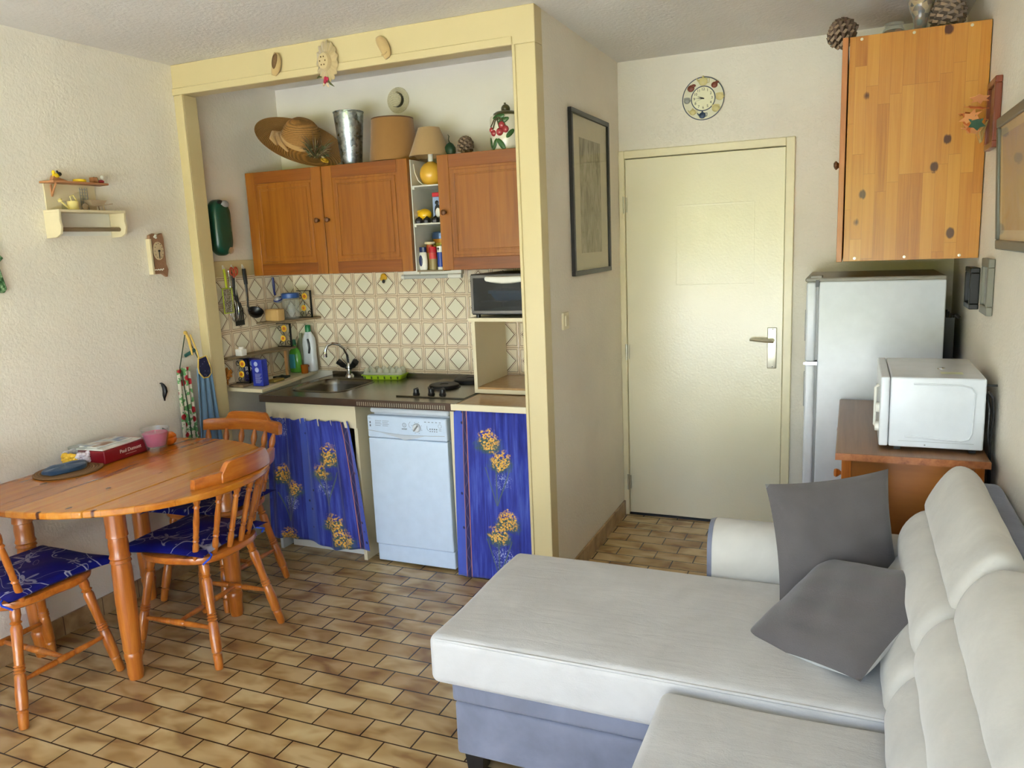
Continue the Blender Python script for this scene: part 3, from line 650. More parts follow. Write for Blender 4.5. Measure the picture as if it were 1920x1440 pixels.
# tap
tap = thing('mixer_tap', 'chrome swan-neck mixer tap with two black cross handles behind the sink', 'tap', (.41, .69, SZ))
b = B(); b.lathe([(.026, 0), (.024, .01), (.016, .02), (.015, .05), (.019, .055), (.016, .075), (.009, .085)], T(.41, .69, SZ), 20); obj('body', b, m_chrome, tap, True)
b = B(); b.tube([(.41, .69, SZ+.08), (.408, .685, SZ+.13), (.398, .67, SZ+.17), (.38, .65, SZ+.195), (.355, .625, SZ+.205), (.335, .605, SZ+.195), (.325, .595, SZ+.17), (.323, .592, SZ+.145)], .0085, 10); b.rod((.323, .592, SZ+.15), (.323, .592, SZ+.128), .011); obj('spout', b, m_chrome, tap, True)
for s in (-1, 1):
    b = B(); b.rod((.41+.012*s, .688, SZ+.05), (.41+.026*s, .684, SZ+.064), .009); b.turned((.41+.022*s, .685, SZ+.060), (.41+.062*s, .672, SZ+.095), [(0, .012), (.2, .017), (1, .020)], 6); obj('tap_handle', b, m_black, tap, True, smooth=20)
# egg tray
egg = thing('egg_tray', 'lime green egg tray with clear plastic lid on the steel worktop', 'tray', (.66, .68, SZ+.001), .12)
b = B(); b.rings([[(x, y, z) for x, y in rrect(-w_, -d_, w_, d_, .02, 3)] for w_, d_, z in ((.115, .05, 0), (.120, .054, .02), (.128, .06, .022), (.128, .06, .026))]); obj('tray_base', b, plain('lime_plastic', (176, 208, 40), .35), egg)
b = B()
for i in range(6): b.box(-.1+i*.04-.004, -.0545, .004, -.1+i*.04+.004, -.0515, .018)
obj('tray_slots', b, plain('dark_green_slot', (70, 96, 20), .6), bpy.data.objects['tray_base'])
b = B(); b.rings([[(x, y, z) for x, y in rrect(-w_, -d_, w_, d_, .02, 3)] for w_, d_, z in ((.120, .054, .027), (.116, .05, .04))])
for i in range(6):
    for j in (-1, 1): b.ball(-.1+i*.04, j*.026, .038, .019, sz=1.5, seg=12)
obj('lid', b, glass('clear_egg_lid', (236, 238, 225), .12, .32), egg)
# base cabinets
bc = thing('sink_base_cabinet', 'pale cream base cabinet carcass under the steel sink', 'cabinet', (.53, .4, 0))
b = bxs((.262, .125, .705, .825, .140, .824)); obj('front_panel', b, m_cream2, bc, True, bev=.002)
b = bxs((.805, .135, 0, .825, .70, .824)); obj('side_panel', b, m_cream2, bc, True, bev=.001)
b = bxs((.262, .14, .0, .28, .70, .824)); obj('side_panel', b, plain('grey_side', (196, 198, 196), .5), bc, True)
b = bxs((.30, .20, .0, .80, .215, .09)); obj('plinth', b, m_white2, bc, True)
b = bxs((.28, .68, 0, .805, .70, .82)); obj('back_board', b, m_cream2, bc, True)
b = bxs((.28, .2, .09, .805, .68, .105)); obj('bottom_shelf', b, m_cream2, bc, True)
ob_ = thing('end_base_cabinet', 'narrow cream base cabinet right of the dishwasher with brown laminate top', 'cabinet', (1.6, .4, 0))
b = bxs((1.362, .125, .0, 1.384, .72, .835)); obj('side_panel', b, m_cream2, ob_, True, bev=.001)
g = G('tan_laminate'); n = g.noise(g.coord(), 30, 3); g.col(g.ramp(n, [(.3, (168, 130, 84)), (.7, (180, 142, 96))])).set(.22); m_tan = g.m
b = bxs((1.41, .105, .838, 1.806, YA-.01, .862)); obj('worktop', b, m_tan, ob_, True)
b = bxs((1.385, .092, .832, 1.806, .105, .862)); obj('worktop_edge', b, m_cream2, ob_, True, bev=.002, label='white front edge')
# curtains
def curtain(name, label, mat, top, bot, ztop, zbot, y0, npl, amp, cat='curtain', hem=None):
    def f(s, t):
        k = t**.8; x = (top[0]+(top[1]-top[0])*s)*(1-k)+(bot[0]+(bot[1]-bot[0])*s)*k
        z0 = ztop+.012*math.sin(s*npl*2*PI*.5+1)*0+.010*abs(math.sin(s*npl*PI))*max(0, 1-t*6)
        zb = zbot+(hem(s) if hem else 0); z = z0+(zb-z0)*t
        A = amp*(1-.45*t); y = y0+A*math.sin(s*npl*2*PI+math.sin(s*9)*1.1+t*.5)+.35*A*math.sin(s*npl*4.6*PI+2)*(1-t)**2-.02*t
        return (x, y, z)
    def uv(s, t):
        x, y, z = f(s, t); return ((top[0]+(top[1]-top[0])*s)*.5+(bot[0]+(bot[1]-bot[0])*s)*.5, z)
    o = thing(name, label, cat, ((top[0]+top[1])/2, y0, zbot))
    b = B(); b.grid(110, 50, f, uv); obj('cloth', b, mat, o, True, smooth=180, thick=.0015)
    yw = y0+amp*1.5; b = B(); b.tube([(top[0]-.01, yw, ztop-.03), ((top[0]+top[1])/2, yw, ztop-.045), (top[1]+.012, yw, ztop-.03)], .002, 6)
    for xx in (top[0]-.008, top[1]+.008): b.ball(xx, yw, ztop-.028, .006, seg=8)
    obj('curtain_wire', b, m_alu, o, True)
curtain('cupboard_curtain', 'gathered blue curtain with yellow mimosa flowers hanging under the sink', m_curtL, (.27, .79), (.24, .878), .735, .075, .112, 5.5, .016, hem=lambda s: .045*math.sin(s*5+.4)*0-.02*math.exp(-((s-.66)/.13)**2)+.015*math.exp(-((s-.3)/.2)**2))
curtain('cupboard_curtain', 'narrow blue mimosa curtain hanging right of the dishwasher', m_curtR, (1.385, 1.80), (1.372, 1.806), .838, .008, .118, 3.5, .010)
# dishwasher
dw = thing('dishwasher', 'slim white freestanding dishwasher with control panel between the blue curtains', 'dishwasher', (1.113, .42, 0))
b = B(); b.rbox(.905, .17, .012, 1.335, .70, .785, .006, 2, 1); obj('body', b, m_white, dw, True)
b = B(); b.rbox(.893, .15, .785, 1.340, .70, .815, .014, 4, 2); obj('top_lid', b, m_white, dw, True)
b = B(); b.rbox(.890, .128, .665, 1.337, .172, .778, .008, 3, 2); cp = obj('control_panel', b, m_dwash, dw, True)
b = B(); b.rbox(.890, .130, .105, 1.337, .172, .6625, .006, 3, 2); dd = obj('door', b, m_dwash, dw, True)
b = B(); b.rbox(.893, .140, .012, 1.337, .176, .102, .006, 3, 2); obj('kickboard', b, m_dwash, dw, True)
yk = .1275
b = B(); b.poly([(.97, .692), (1.03, .688), (1.10, .685), (1.215, .688), (1.175, .676), (1.105, .662), (1.05, .676)], .0015, T(0, yk+.0005, 0) @ RX(PI/2)); obj('grip_recess', b, plain('recess_grey', (190, 198, 208), .3), cp, True)
b = B(); b.tube([(.893, yk, .703), (1.0, yk, .693), (1.1, yk, .687), (1.25, yk, .690), (1.325, yk, .694)], .0010, 5); obj('panel_crease', b, m_grey, cp, True)
kx, kz = 1.175, .728
b = B(); b.lathe([(.021, 0), (.021, .006), (.018, .012), (.001, .013)], T(kx, yk, kz) @ RX(PI/2), 24); kn = obj('program_dial', b, m_white, cp, True)
b = B(); b.rbox(kx-.0035, yk-.019, kz-.018, kx+.0035, yk-.010, kz+.018, .002, 1, 1, m=T(kx, 0, kz) @ RY(.7) @ T(-kx, 0, -kz)); b.lathe([(.0225, 0), (.0225, .001), (.0215, .001)], T(kx, yk, kz) @ RX(PI/2), 24, False); obj('dial_grip', b, m_grey, kn, True)
b = B(); FP = lambda x, z: T(x, yk-.0002, z) @ FRONT
b.text('INDESIT', .0085, FP(1.105, .718), .0003, bold=.0002); b.text('i', .014, FP(1.105, .738), .0003, bold=.0003)
for r in (.0105, .009): b.tube([(1.105+r*math.cos(a)*(1), yk, .738+r*math.sin(a)) for a in [2*PI*i/20 for i in range(20)]], .0005, 4, closed=True)
obj('logo', b, m_print, cp, True); b = B()
for j in range(4):
    for i in range(2):
        b.box(.945+i*.042, yk-.0005, .752-j*.008, .975+i*.042-.006*(j % 2), yk, .7535-j*.008)
        b.box(.940+i*.042, yk-.0005, .751-j*.008, .943+i*.042, yk, .7545-j*.008)
b.box(.900, yk-.0005, .763, .912, yk, .7645); b.box(.905, yk-.0005, .738, .912, yk, .748); b.box(.905, yk-.0005, .722, .912, yk, .732)
for a in range(0, 8): aa = 2*PI*a/8+.4; b.ball(kx+.029*math.cos(aa), yk, kz+.029*math.sin(aa), .0016, seg=6)
for i in range(5): b.box(1.218+i*.020, yk-.0005, .758, 1.228+i*.020, yk, .7605)
for i in range(4): b.box(1.245+i*.012, yk-.0005, .722, 1.251+i*.012, yk, .728); b.box(1.245+i*.012, yk-.0005, .712, 1.251+i*.012, yk, .716)
b.tube([(1.232, yk, .74), (1.232, yk, .725), (1.240, yk, .715)], .0007, 4)
b.box(1.295, yk-.0005, .726, 1.309, yk, .7275); b.box(1.295, yk-.0005, .719, 1.309, yk, .7205)
b.tube([(1.14, yk, .757), (1.13, yk, .745), (1.132, yk, .732), (1.14, yk, .726)], .0006, 4)
for (cx, cz, rr) in ((1.302, .742, .009),): b.tube([(cx+rr*math.cos(a), yk, cz+rr*math.sin(a)) for a in [2*PI*i/16 for i in range(16)]], .0005, 4, closed=True)
obj('panel_print', b, m_print, cp, True)
# wall cabinets
def raised_door(nm, x0, z0, x1, z1, y, par, knobx, knobz):
    W_ = .062; d = obj(nm, bxs((x0+W_, y+.004, z0+W_, x1-W_, y+.016, z1-W_)), m_cabv, par, True)
    for q in ((x0, y, z0, x0+W_, y+.02, z1), (x1-W_, y, z0, x1, y+.02, z1)): obj('stile', bxs(q), m_cabv, d, True, bev=.002)
    for q in ((x0+W_, y, z0, x1-W_, y+.02, z0+W_), (x0+W_, y, z1-W_, x1-W_, y+.02, z1)): obj('rail', bxs(q), m_cabh, d, True, bev=.002)
    m_ = W_+.038; g0 = (x0+m_, z0+m_, x1-m_, z1-m_)
    b = B(); P = [[(x0+W_+.012, z0+W_+.012), (x1-W_-.012, z0+W_+.012), (x1-W_-.012, z1-W_-.012), (x0+W_+.012, z1-W_-.012)], [(g0[0]-.008, g0[1]-.008), (g0[2]+.008, g0[1]-.008), (g0[2]+.008, g0[3]+.008), (g0[0]-.008, g0[3]+.008)]]
    b.rings([[(p[0], y+yy, p[1]) for p in q] for q, yy in ((P[0], .004), (P[0], -.0005), (P[1], -.0005), (P[1], .0045))], cap=False)
    b.box(g0[0], y-.0005, g0[1], g0[2], y+.004, g0[3]); obj('raised_panel', b, m_cabv, d, True, bev=.0015)
    b = B(); b.lathe([(.008, 0), (.006, .008), (.009, .014), (.0135, .020), (.0135, .026), (.008, .031), (.001, .032)], T(knobx, y, knobz) @ RX(PI/2), 18); obj('knob', b, m_dkwood, d, True)
wc = thing('wall_cabinet', 'orange-brown two-door wall cabinet over the sink', 'cabinet', (.54, .58, 1.472))
b = bxs((.036, .421, 1.472, 1.050, YA-.012, 2.024)); obj('carcass', b, m_cabv, wc, True)
raised_door('door', .034, 1.472, .532, 2.026, .400, wc, .497, 1.752); raised_door('door', .536, 1.472, 1.052, 2.026, .400, wc, .563, 1.752)
wc2 = thing('wall_cabinet', 'orange-brown single-door wall cabinet beside the right post', 'cabinet', (1.51, .58, 1.472))
b = bxs((1.222, .421, 1.472, 1.806, YA-.012, 2.024)); obj('carcass', b, m_cabv, wc2, True)
raised_door('door', 1.220, 1.472, 1.81, 2.026, .400, wc2, 1.252, 1.752)
os_ = thing('open_shelf_unit', 'narrow white open shelf between the two wall cabinets', 'shelf', (1.136, .58, 1.472))
m_shelfw = plain('dull_white_laminate', (214, 212, 200), .4)
for q in ((1.053, .425, 1.472, 1.059, YA-.012, 2.02), (1.213, .425, 1.472, 1.219, YA-.012, 2.02)): obj('side_panel', bxs(q), m_shelfw, os_, True)
b = bxs((1.059, .735, 1.472, 1.213, YA-.012, 2.02)); obj('back_board', b, plain('grey_green_back', (180, 186, 176), .5), os_, True)
for z in (1.893, 1.708, 1.474):
    b = bxs((1.059, .428, z-.007, 1.213, .735, z)); 
    sh_ = obj('shelf_board', b, m_shelfw if z > 1.5 else m_shelfwood, os_, True); 
    b = bxs((1.059, .43, z-.018, 1.069, .44, z-.007)); obj('shelf_clip', b, m_white2, sh_, True)
# under cabinet light
ul = thing('under_cabinet_light', 'white tubular strip light under the wall cabinets', 'light', (1.1, .52, 1.452))
b = B(); b.rod((.94, .50, 1.440), (1.20, .50, 1.440), .011, 14); obj('tube_cover', b, plain('grey_diffuser', (176, 178, 174), .3), ul, True)
b = B(); b.rod((1.20, .50, 1.440), (1.275, .50, 1.440), .013, 14); b.rod((.925, .50, 1.440), (.94, .50, 1.440), .013, 14); b.box(.93, .505, 1.448, 1.27, .535, 1.471); obj('end_cap', b, m_white2, ul, True)
# box shelf and oven
bs = thing('box_shelf', 'cream open box shelf standing on the worktop under the oven', 'shelf', (1.6, .5, .866))
for nm, q, mm in (('side_panel', (1.388, .35, .866, 1.406, .72, 1.222), m_cream2), ('side_panel', (1.790, .35, .866, 1.808, .72, 1.222), m_cream2), ('top_board', (1.376, .34, 1.222, 1.808, .735, 1.240), m_cream2), ('bottom_board', (1.406, .352, .884, 1.790, .72, .896), m_tan), ('bottom_edge', (1.406, .348, .866, 1.790, .362, .886), m_cream2), ('back_board', (1.560, .705, .896, 1.79, .72, 1.075), plain('warm_cream_board', (232, 214, 160), .4))):
    obj(nm, bxs(q), mm, bs, True, bev=.001)
ov = thing('toaster_oven', 'small dark toaster oven with glass door and white handle on the box shelf', 'oven', (1.6, .5, 1.24))
b = bxs((1.402, .34, 1.256, 1.408, .70, 1.450), (1.796, .34, 1.256, 1.802, .70, 1.450), (1.402, .34, 1.444, 1.802, .70, 1.451), (1.402, .34, 1.256, 1.802, .70, 1.264), (1.402, .69, 1.256, 1.802, .70, 1.45)); obj('body', b, m_black, ov, True, bev=.002)
b = B(); b.frame(1.404, 1.262, 1.80, 1.446, .014, .012, T(0, .34, 0) @ FRONT @ T(0, 0, 0)); dr = obj('door_frame', b, plain('brushed_grey', (108, 104, 100), .35, .6), ov, True, bev=.001)
b = B(); b.box(1.417, .330, 1.276, 1.788, .333, 1.432); obj('door_glass', b, m_oven_g, dr, True)
b = B(); b.rbox(1.490, .300, 1.418, 1.712, .328, 1.440, .010, 4, 8, fn=lambda o: Vector((o.x, o.y, o.z-.013*(1-((o.x-1.6)/.11)**2)*(1 if o.z < 1.43 else .1)))); obj('door_handle', b, m_white2, dr, True)
b = B()
for (x, y) in ((1.425, .36), (1.78, .36), (1.425, .68), (1.78, .68)): b.cyl(x, y, 1.240, 1.257, .011, 12)
obj('feet', b, m_black, ov, True)
b = B(); b.tube([(1.42, .38, 1.315), (1.78, .38, 1.315)], .002, 6); b.tube([(1.42, .66, 1.315), (1.78, .66, 1.315)], .002, 6)
for i in range(18): xx = 1.42+i*.021; b.tube([(xx, .37, 1.315), (xx, .67, 1.315)], .0012, 5)
obj('wire_rack', b, m_chrome, ov, True)
b = B(); b.rings([[(x, y, z) for x, y in rrect(1.60-w_, .50-d_, 1.60+w_, .50+d_, .02, 3)] for w_, d_, z in ((.115, .08, 1.318), (.135, .095, 1.352), (.145, .10, 1.353), (.145, .10, 1.366), (.139, .097, 1.366))]); solo('blue_food_box', b, plain('blue_plastic_box', (70, 130, 190), .35), 'blue plastic tray sitting inside the toaster oven', 'box')
b = B(); b.tube([(1.79, .66, 1.10), (1.75, .66, 1.075), (1.70, .67, 1.082), (1.66, .68, 1.078)], .0035, 6); b.rbox(1.62, .672, 1.072, 1.665, .688, 1.086, .006, 2, 1); solo('power_cord', b, m_black, 'black power cord with plug lying behind the box shelf', 'cord')

# ------------------------------------------------------------ items above the wall cabinets
ZT = 2.0265
hat = thing('straw_hat', 'wide-brimmed golden straw hat with ribbon and dried flowers leaning above the cabinet', 'hat', (.33, .52, ZT))
HM = T(.345, .50, 2.165) @ RZ(-.05) @ RX(.36) @ RY(.58)
b = B(); b.lathe([(.10, .012), (.14, .004), (.19, .003), (.235, .012), (.238, .016), (.19, .007), (.14, .008), (.10, .016)], HM, 64, False, 1.05, .92); obj('brim', b, m_straw, hat, True)
b = B(); b.lathe([(.104, .008), (.104, .03), (.100, .065), (.088, .098), (.062, .122), (.03, .131), (.001, .133)], HM, 48, False); hc = obj('crown', b, m_straw, hat, True)
b = B(); b.lathe([(.107, .008), (.109, .02), (.108, .036), (.105, .038)], HM, 48, False)
obj('ribbon', b, cloth('tan_ribbon', (196, 156, 100)), hat, True)
for s_ in (0, 1):
    b = B(); b.tube([(-.10, -.04, .02), (-.12+.02*s_, -.07, .016), (-.10+.05*s_, -.11, .012), (-.05+.07*s_, -.14, .01)], [.012, .02, .016, .006], 8, HM); obj('ribbon_tail', b, bpy.data.materials['tan_ribbon'], hat, True)
random.seed(4)
mg = [plain('dried_green', (96, 104, 70), .8), plain('dried_brown', (120, 92, 66), .8), plain('dried_yellow', (206, 160, 30), .7), plain('dried_cream', (176, 160, 116), .8)]
fl = None
b = B()
for i in range(190):
    a = random.random()*2*PI; r_ = .02+.07*random.random(); x0 = .14; y0 = -.065
    b.mi = random.choice([0, 0, 1, 1, 1, 3]); p = Vector((x0, y0, .015)); d = Vector((math.cos(a)*.8, math.sin(a), .3+random.random()*.8))*r_
    b.tube([p+d*.4, p+d*.9+Vector((0, 0, .01)), p+d*1.25], [.0025, .0018, .0005], 4, HM)
for i in range(26):
    a = random.random()*2*PI; r_ = .02+.05*random.random(); b.mi = random.choice([0, 0, 3]); b.ball(.14+r_*math.cos(a), -.06+r_*math.sin(a), .03+.03*random.random(), .012, .9, .5, .35, 8, HM)
obj('dried_flowers', b, mg, hat, True)
b = B()
for i in range(9): a = 2*PI*i/9; b.ball(.20+.014*math.cos(a), -.07+.014*math.sin(a), .03, .009, 1, .8, .5, 8, HM)
b.ball(.20, -.07, .034, .008, seg=8, m=HM); obj('yellow_flower', b, mg[2], hat, True)
b = B(); b.lathe([(.052, 0), (.054, .004), (.0775, .262), (.080, .264), (.0805, .268), (.078, .270), (.0755, .266), (.052, .01), (.001, .01)], T(.665, .50, ZT), 40, False); solo('zinc_vase', b, m_zinc, 'tall tapered galvanised metal vase above the wall cabinet', 'vase')
ls = thing('loose_lampshade', 'large brown drum lampshade standing on the wall cabinet', 'lampshade', (.895, .55, ZT))
b = B(); b.lathe([(.128, .004), (.107, .218), (.1055, .218), (.1265, .004)], T(.895, .55, ZT), 48, False); obj('shade', b, m_shade2, ls, True)
b = B(); b.lathe([(.1285, .0), (.1285, .006), (.126, .006), (.126, .0)], T(.895, .55, ZT), 48, False); b.lathe([(.108, .214), (.108, .220), (.105, .220), (.105, .214)], T(.895, .55, ZT), 48, False); obj('shade_trim', b, plain('dark_brown_trim', (92, 62, 34), .7), ls, True)
bh = thing('mini_boater_hat', 'small pale straw boater hat with dark band hung on the alcove wall', 'hat', (.818, YA-.002, 2.31))
M_ = T(.818, YA-.002, 2.374) @ RX(PI/2)
b = B(); b.lathe([(.03, 0), (.066, .002), (.067, .005), (.066, .008), (.036, .008)], M_, 40, False); obj('brim', b, m_strawpale, bh, True)
b = B(); b.lathe([(.036, .006), (.036, .04), (.033, .044), (.001, .045)], M_, 32, False); obj('crown', b, m_strawpale, bh, True)
b = B(); b.lathe([(.0372, .008), (.0372, .032), (.036, .032)], M_, 32, False); obj('hat_band', b, m_black, bh, True)
tl = thing('table_lamp', 'small lamp with round yellow base and beige shade in the open shelf', 'lamp', (1.122, .54, 1.893))
b = B(); b.lathe([(.025, 0), (.032, .004), (.048, .02), (.0575, .045), (.0585, .062), (.052, .088), (.036, .108), (.018, .117), (.012, .120), (.001, .12)], T(1.122, .52, 1.893), 32); obj('lamp_base', b, plain('yellow_ceramic', (222, 172, 62), .25), tl, True)
b = B(); b.cyl(1.122, .52, 2.01, 2.05, .0125, 16); b.cyl(1.122, .52, 2.05, 2.075, .010, 16); obj('lamp_socket', b, m_white2, tl, True)
b = B(); b.lathe([(.108, 0), (.054, .138), (.053, .138), (.107, 0)], T(1.122, .52, 2.038), 40, False); obj('lamp_shade', b, m_shade, tl, True)
b = B()
for k in range(3): a = 2*PI*k/3; b.tube([(1.122+.012*math.cos(a), .52+.012*math.sin(a), 2.072), (1.122+.055*math.cos(a), .52+.055*math.sin(a), 2.172)], .0012, 5)
obj('shade_wires', b, m_chrome, tl, True)
b = B(); b.tube([(1.062, .45, 2.0), (1.066, .45, 1.96), (1.08, .455, 1.92), (1.10, .46, 1.900), (1.12, .47, 1.897)], .0025, 6); obj('power_cord', b, m_white2, tl, True)
# pine cones
m_cone = plain('pine_cone_brown', (98, 76, 60), .7, bump=(60, .4, .003)); m_cone2 = plain('pine_cone_grey', (118, 102, 88), .75, bump=(60, .4, .003)); m_coneT = plain('cone_scale_tip', (150, 128, 104), .8)
def cone(label, loc, R, Hh, n, tilt=(0, 0), mat=None, group='pine cones above the cupboards'):
    b = B(); M0 = T(*loc) @ RX(tilt[0]) @ RY(tilt[1]); cz = 0
    b.lathe([(R*.3, 0), (R*.5, Hh*.25), (R*.4, Hh*.6), (R*.12, Hh*.92), (.001, Hh*.95)], M0, 12)
    for i in range(n):
        t = (i+.5)/n; a = i*2.39996; prof = math.sin(PI*min(1, .22+t*.80))**.75; rr = R*max(.16, prof); z = Hh*(.03+.93*t)
        M1 = M0 @ T(0, 0, z) @ RZ(a) @ RY(-.15-.75*t); w_ = R*.26*(.55+.6*math.sin(PI*min(1, t*.85+.15))); L_ = rr
        b.add([(L_*.3, -w_*.4, 0), (L_*.3, w_*.4, 0), (L_*.86, w_, .006), (L_*1.0, w_*.7, .004), (L_*1.05, 0, .009), (L_*1.0, -w_*.7, .004), (L_*.86, -w_, .006), (L_*.86, -w_*.9, -.004), (L_*1.03, 0, -.004), (L_*.86, w_*.9, -.004)],
              [(0, 1, 2, 3, 4, 5, 6), (0, 7, 8, 9, 1), (1, 9, 2), (2, 9, 8, 4, 3), (6, 5, 4, 8, 7), (0, 6, 7)], M1)
    b.I = [0 if i < 50 else (1 if (i-50) % 6 in (2, 3) else 0) for i in range(len(b.F))]; return solo('pine_cone', b, [mat or m_cone, m_coneT], label, 'pine cone', group, smooth=20)
cone('small brown pine cone on the right wall cabinet over the oven', (1.325, .50, ZT+.002), .045, .085, 60, (0, .15))
b = B(); b.lathe([(.004, 0), (.022, .006), (.032, .022), (.030, .045), (.018, .062), (.006, .070), (.001, .072)], T(1.235, .515, ZT) @ RX(-.1), 16, True, 1, .7); b.tube([(1.235, .52, ZT+.068), (1.228, .522, ZT+.085), (1.232, .522, ZT+.10), (1.226, .522, ZT+.108)], [.003, .002, .002, .0015], 6); solo('dried_gourd', b, plain('dark_green_gourd', (28, 58, 36), .45), 'dark green dried gourd beside the lamp above the cabinet', 'gourd')
# fruit canister
cn = thing('fruit_canister', 'white ceramic canister with raised red cherries and green leaves', 'canister', (1.545, .52, ZT))
mcw = plain('cream_ceramic', (222, 216, 196), .2); mcr = plain('cherry_red_glaze', (168, 62, 66), .15); mcg = plain('leaf_green_glaze', (58, 96, 50), .25); mcb = plain('brown_green_glaze', (76, 72, 44), .3)
K = (1.545, .52, ZT)
b = B(); b.lathe([(.072, 0), (.076, .006), (.078, .08), (.078, .15), (.074, .162), (.060, .168), (.001, .168)], T(*K), 36); cb = obj('body', b, mcw, cn, True)
b = B(); b.lathe([(.062, .166), (.060, .176), (.048, .184), (.001, .188)], T(*K), 30); b.ball(K[0], K[1], K[2]+.198, .022, seg=14); b.tube([(K[0], K[1], K[2]+.215), (K[0]-.004, K[1], K[2]+.226)], .005, 6); obj('lid', b, mcb, cn, True)
def onc(a, z, r=.080): return (K[0]+r*math.sin(a), K[1]-r*math.cos(a), K[2]+z)
for a, z, r_ in ((-.70, .098, .016), (-.48, .082, .018), (.12, .115, .021), (-.02, .085, .022), (.34, .095, .020)):
    b = B(); p = onc(a, z, .077); b.ball(p[0], p[1], p[2], r_*.85, 1, .7, 1, 14); obj('cherry', b, mcr, cn, True)
b = B()
for pts in (((-.70, .112), (-.35, .142), (-.1, .150)), ((-.48, .098), (-.30, .132), (-.1, .150)), ((.12, .134), (-.05, .150)), ((-.02, .104), (-.12, .135), (-.1, .150)), ((.34, .112), (.1, .145), (-.1, .150))):
    b.tube([onc(a, z, .083) for a, z in pts], .003, 6)
obj('cherry_stems', b, mcb, cn, True)
for a, z, rot, L_ in ((-.85, .04, -.3, .035), (-.42, .03, .5, .038), (.05, .028, -.6, .04), (.25, .135, 1.2, .036), (.62, .075, .8, .034), (-.05, .152, 1.4, .04)):
    b = B(); p = onc(a, z, .078); b.ball(0, 0, 0, L_*.8, .42, .14, 1, 12, T(*p) @ RZ(a) @ RY(rot)); obj('leaf', b, mcg, cn, True)

# header decorations
def decor_slip(lab, x, z, rot, mode):
    m = cloth('crochet_beige' if 'crochet_beige' not in bpy.data.materials else 'crochet_beige_b', (190, 162, 110), sc_=220)
    o = thing('crochet_slipper', lab, 'ornament', (x, -.013, z), 0, 'crochet slippers on the header board'); M_ = T(0, -.011, 0) @ RY(rot)
    b = B()
    N = 26
    R = []
    for i in range(15):
        t = i/14; zz = -.050+.10*t; w_ = .029*math.sin(PI*min(1, max(0, .06+t*.9)))**.5*(.82+.32*abs(t-.45)); bend = .006*math.sin(t*PI*1.2)
        R.append([(bend+w_*math.cos(a), -.004+.013*math.sin(a)*math.sin(PI*min(.97, max(.05, t)))**.4, zz) for a in [2*PI*k/16 for k in range(16)]])
    b.rings(R, m=M_); obj('slipper', b, m, o, smooth=180)
    b = B()
    if mode: b.lathe([(.001, .0105), (.012, .0105), (.0135, .014), (.0165, .012), (.018, .006)], M_ @ T(.003, -.0085, .012) @ RX(PI/2), 24, False, .72, 1.9); obj('opening', b, plain('slipper_inner', (112, 84, 52), .9), o)
    else: b.tube([(-.014, -.017, -.03), (0, -.019, -.034), (.014, -.017, -.03)], .003, 6, M_); obj('cuff', b, m, o)
decor_slip('beige crochet slipper with open top pinned on the header board, left one', .648, 2.438, .28, 1)
decor_slip('beige crochet slipper pinned on the header board, right of the lace hat', 1.222, 2.436, -.42, 0)
lh = thing('lace_hat_ornament', 'beige crochet lace hat ornament with red rose on the header board', 'ornament', (.93, -.02, 2.335))
ml = cloth('lace_beige', (206, 184, 138), sc_=160)
def scal(rx, rz, n, amp, N=96): return [(rx*math.cos(a)*(1+amp*abs(math.sin(n*a/2))), rz*math.sin(a)*(1+amp*abs(math.sin(n*a/2)))) for a in [2*PI*i/N for i in range(N)]]
b = B(); Mh = T(.93, -.022, 2.415) @ RY(.0) @ FRONT
P0 = scal(.050, .078, 15, .16); P1 = scal(.030, .050, 15, .0)
b.rings([[(x, y, .004+.004*math.sin(i*1.3)) for i, (x, y) in enumerate(P0)], [(x*.82, y*.82, .009) for x, y in P1], [(x*.8, y*.8, .012) for x, y in P1]], m=Mh, cap=False)
obj('brim', b, ml, lh, True, thick=.002, smooth=180)
b = B(); b.lathe([(.033, .004), (.032, .02), (.027, .03), (.018, .034), (.001, .035)], T(.926, -.022, 2.414) @ RX(PI/2), 24, False, .95, 1.25); hcr = obj('crown', b, ml, lh, True)
b = B()
for i in range(6):
    a = 2*PI*i/6; b.ball(.926+.014*math.cos(a), -.0565, 2.414+.019*math.sin(a), .0035, 1, .5, 1, 8)
obj('lace_holes', b, plain('lace_gap_brown', (112, 88, 54), .9), hcr, True)
b = B()
for i in range(9): a = i*2.4; rr = .002*i**.8; b.ball(.921+rr*math.cos(a), -.034-.003*math.sin(i), 2.337+rr*math.sin(a), .0075, 1, .8, 1.1, 8)
obj('rose', b, plain('dark_pink_rose', (170, 26, 62), .6), lh, True)
b = B(); b.tube([(.93, -.034, 2.335), (.945, -.034, 2.318), (.962, -.032, 2.305)], [.003, .005, .001], 6); b.tube([(.90, -.034, 2.352), (.885, -.032, 2.356), (.872, -.03, 2.35)], [.002, .005, .001], 6); obj('rose_leaf', b, plain('olive_leaf', (92, 92, 48), .7), lh, True)
b = B(); b.tube([(.915, -.034, 2.33), (.911, -.036, 2.318), (.905, -.034, 2.312)], [.003, .006, .001], 6); b.tube([(.926, -.034, 2.325), (.93, -.036, 2.312), (.936, -.034, 2.304)], [.003, .006, .001], 6); obj('cream_bud', b, plain('cream_petal', (232, 208, 170), .7), lh, True)

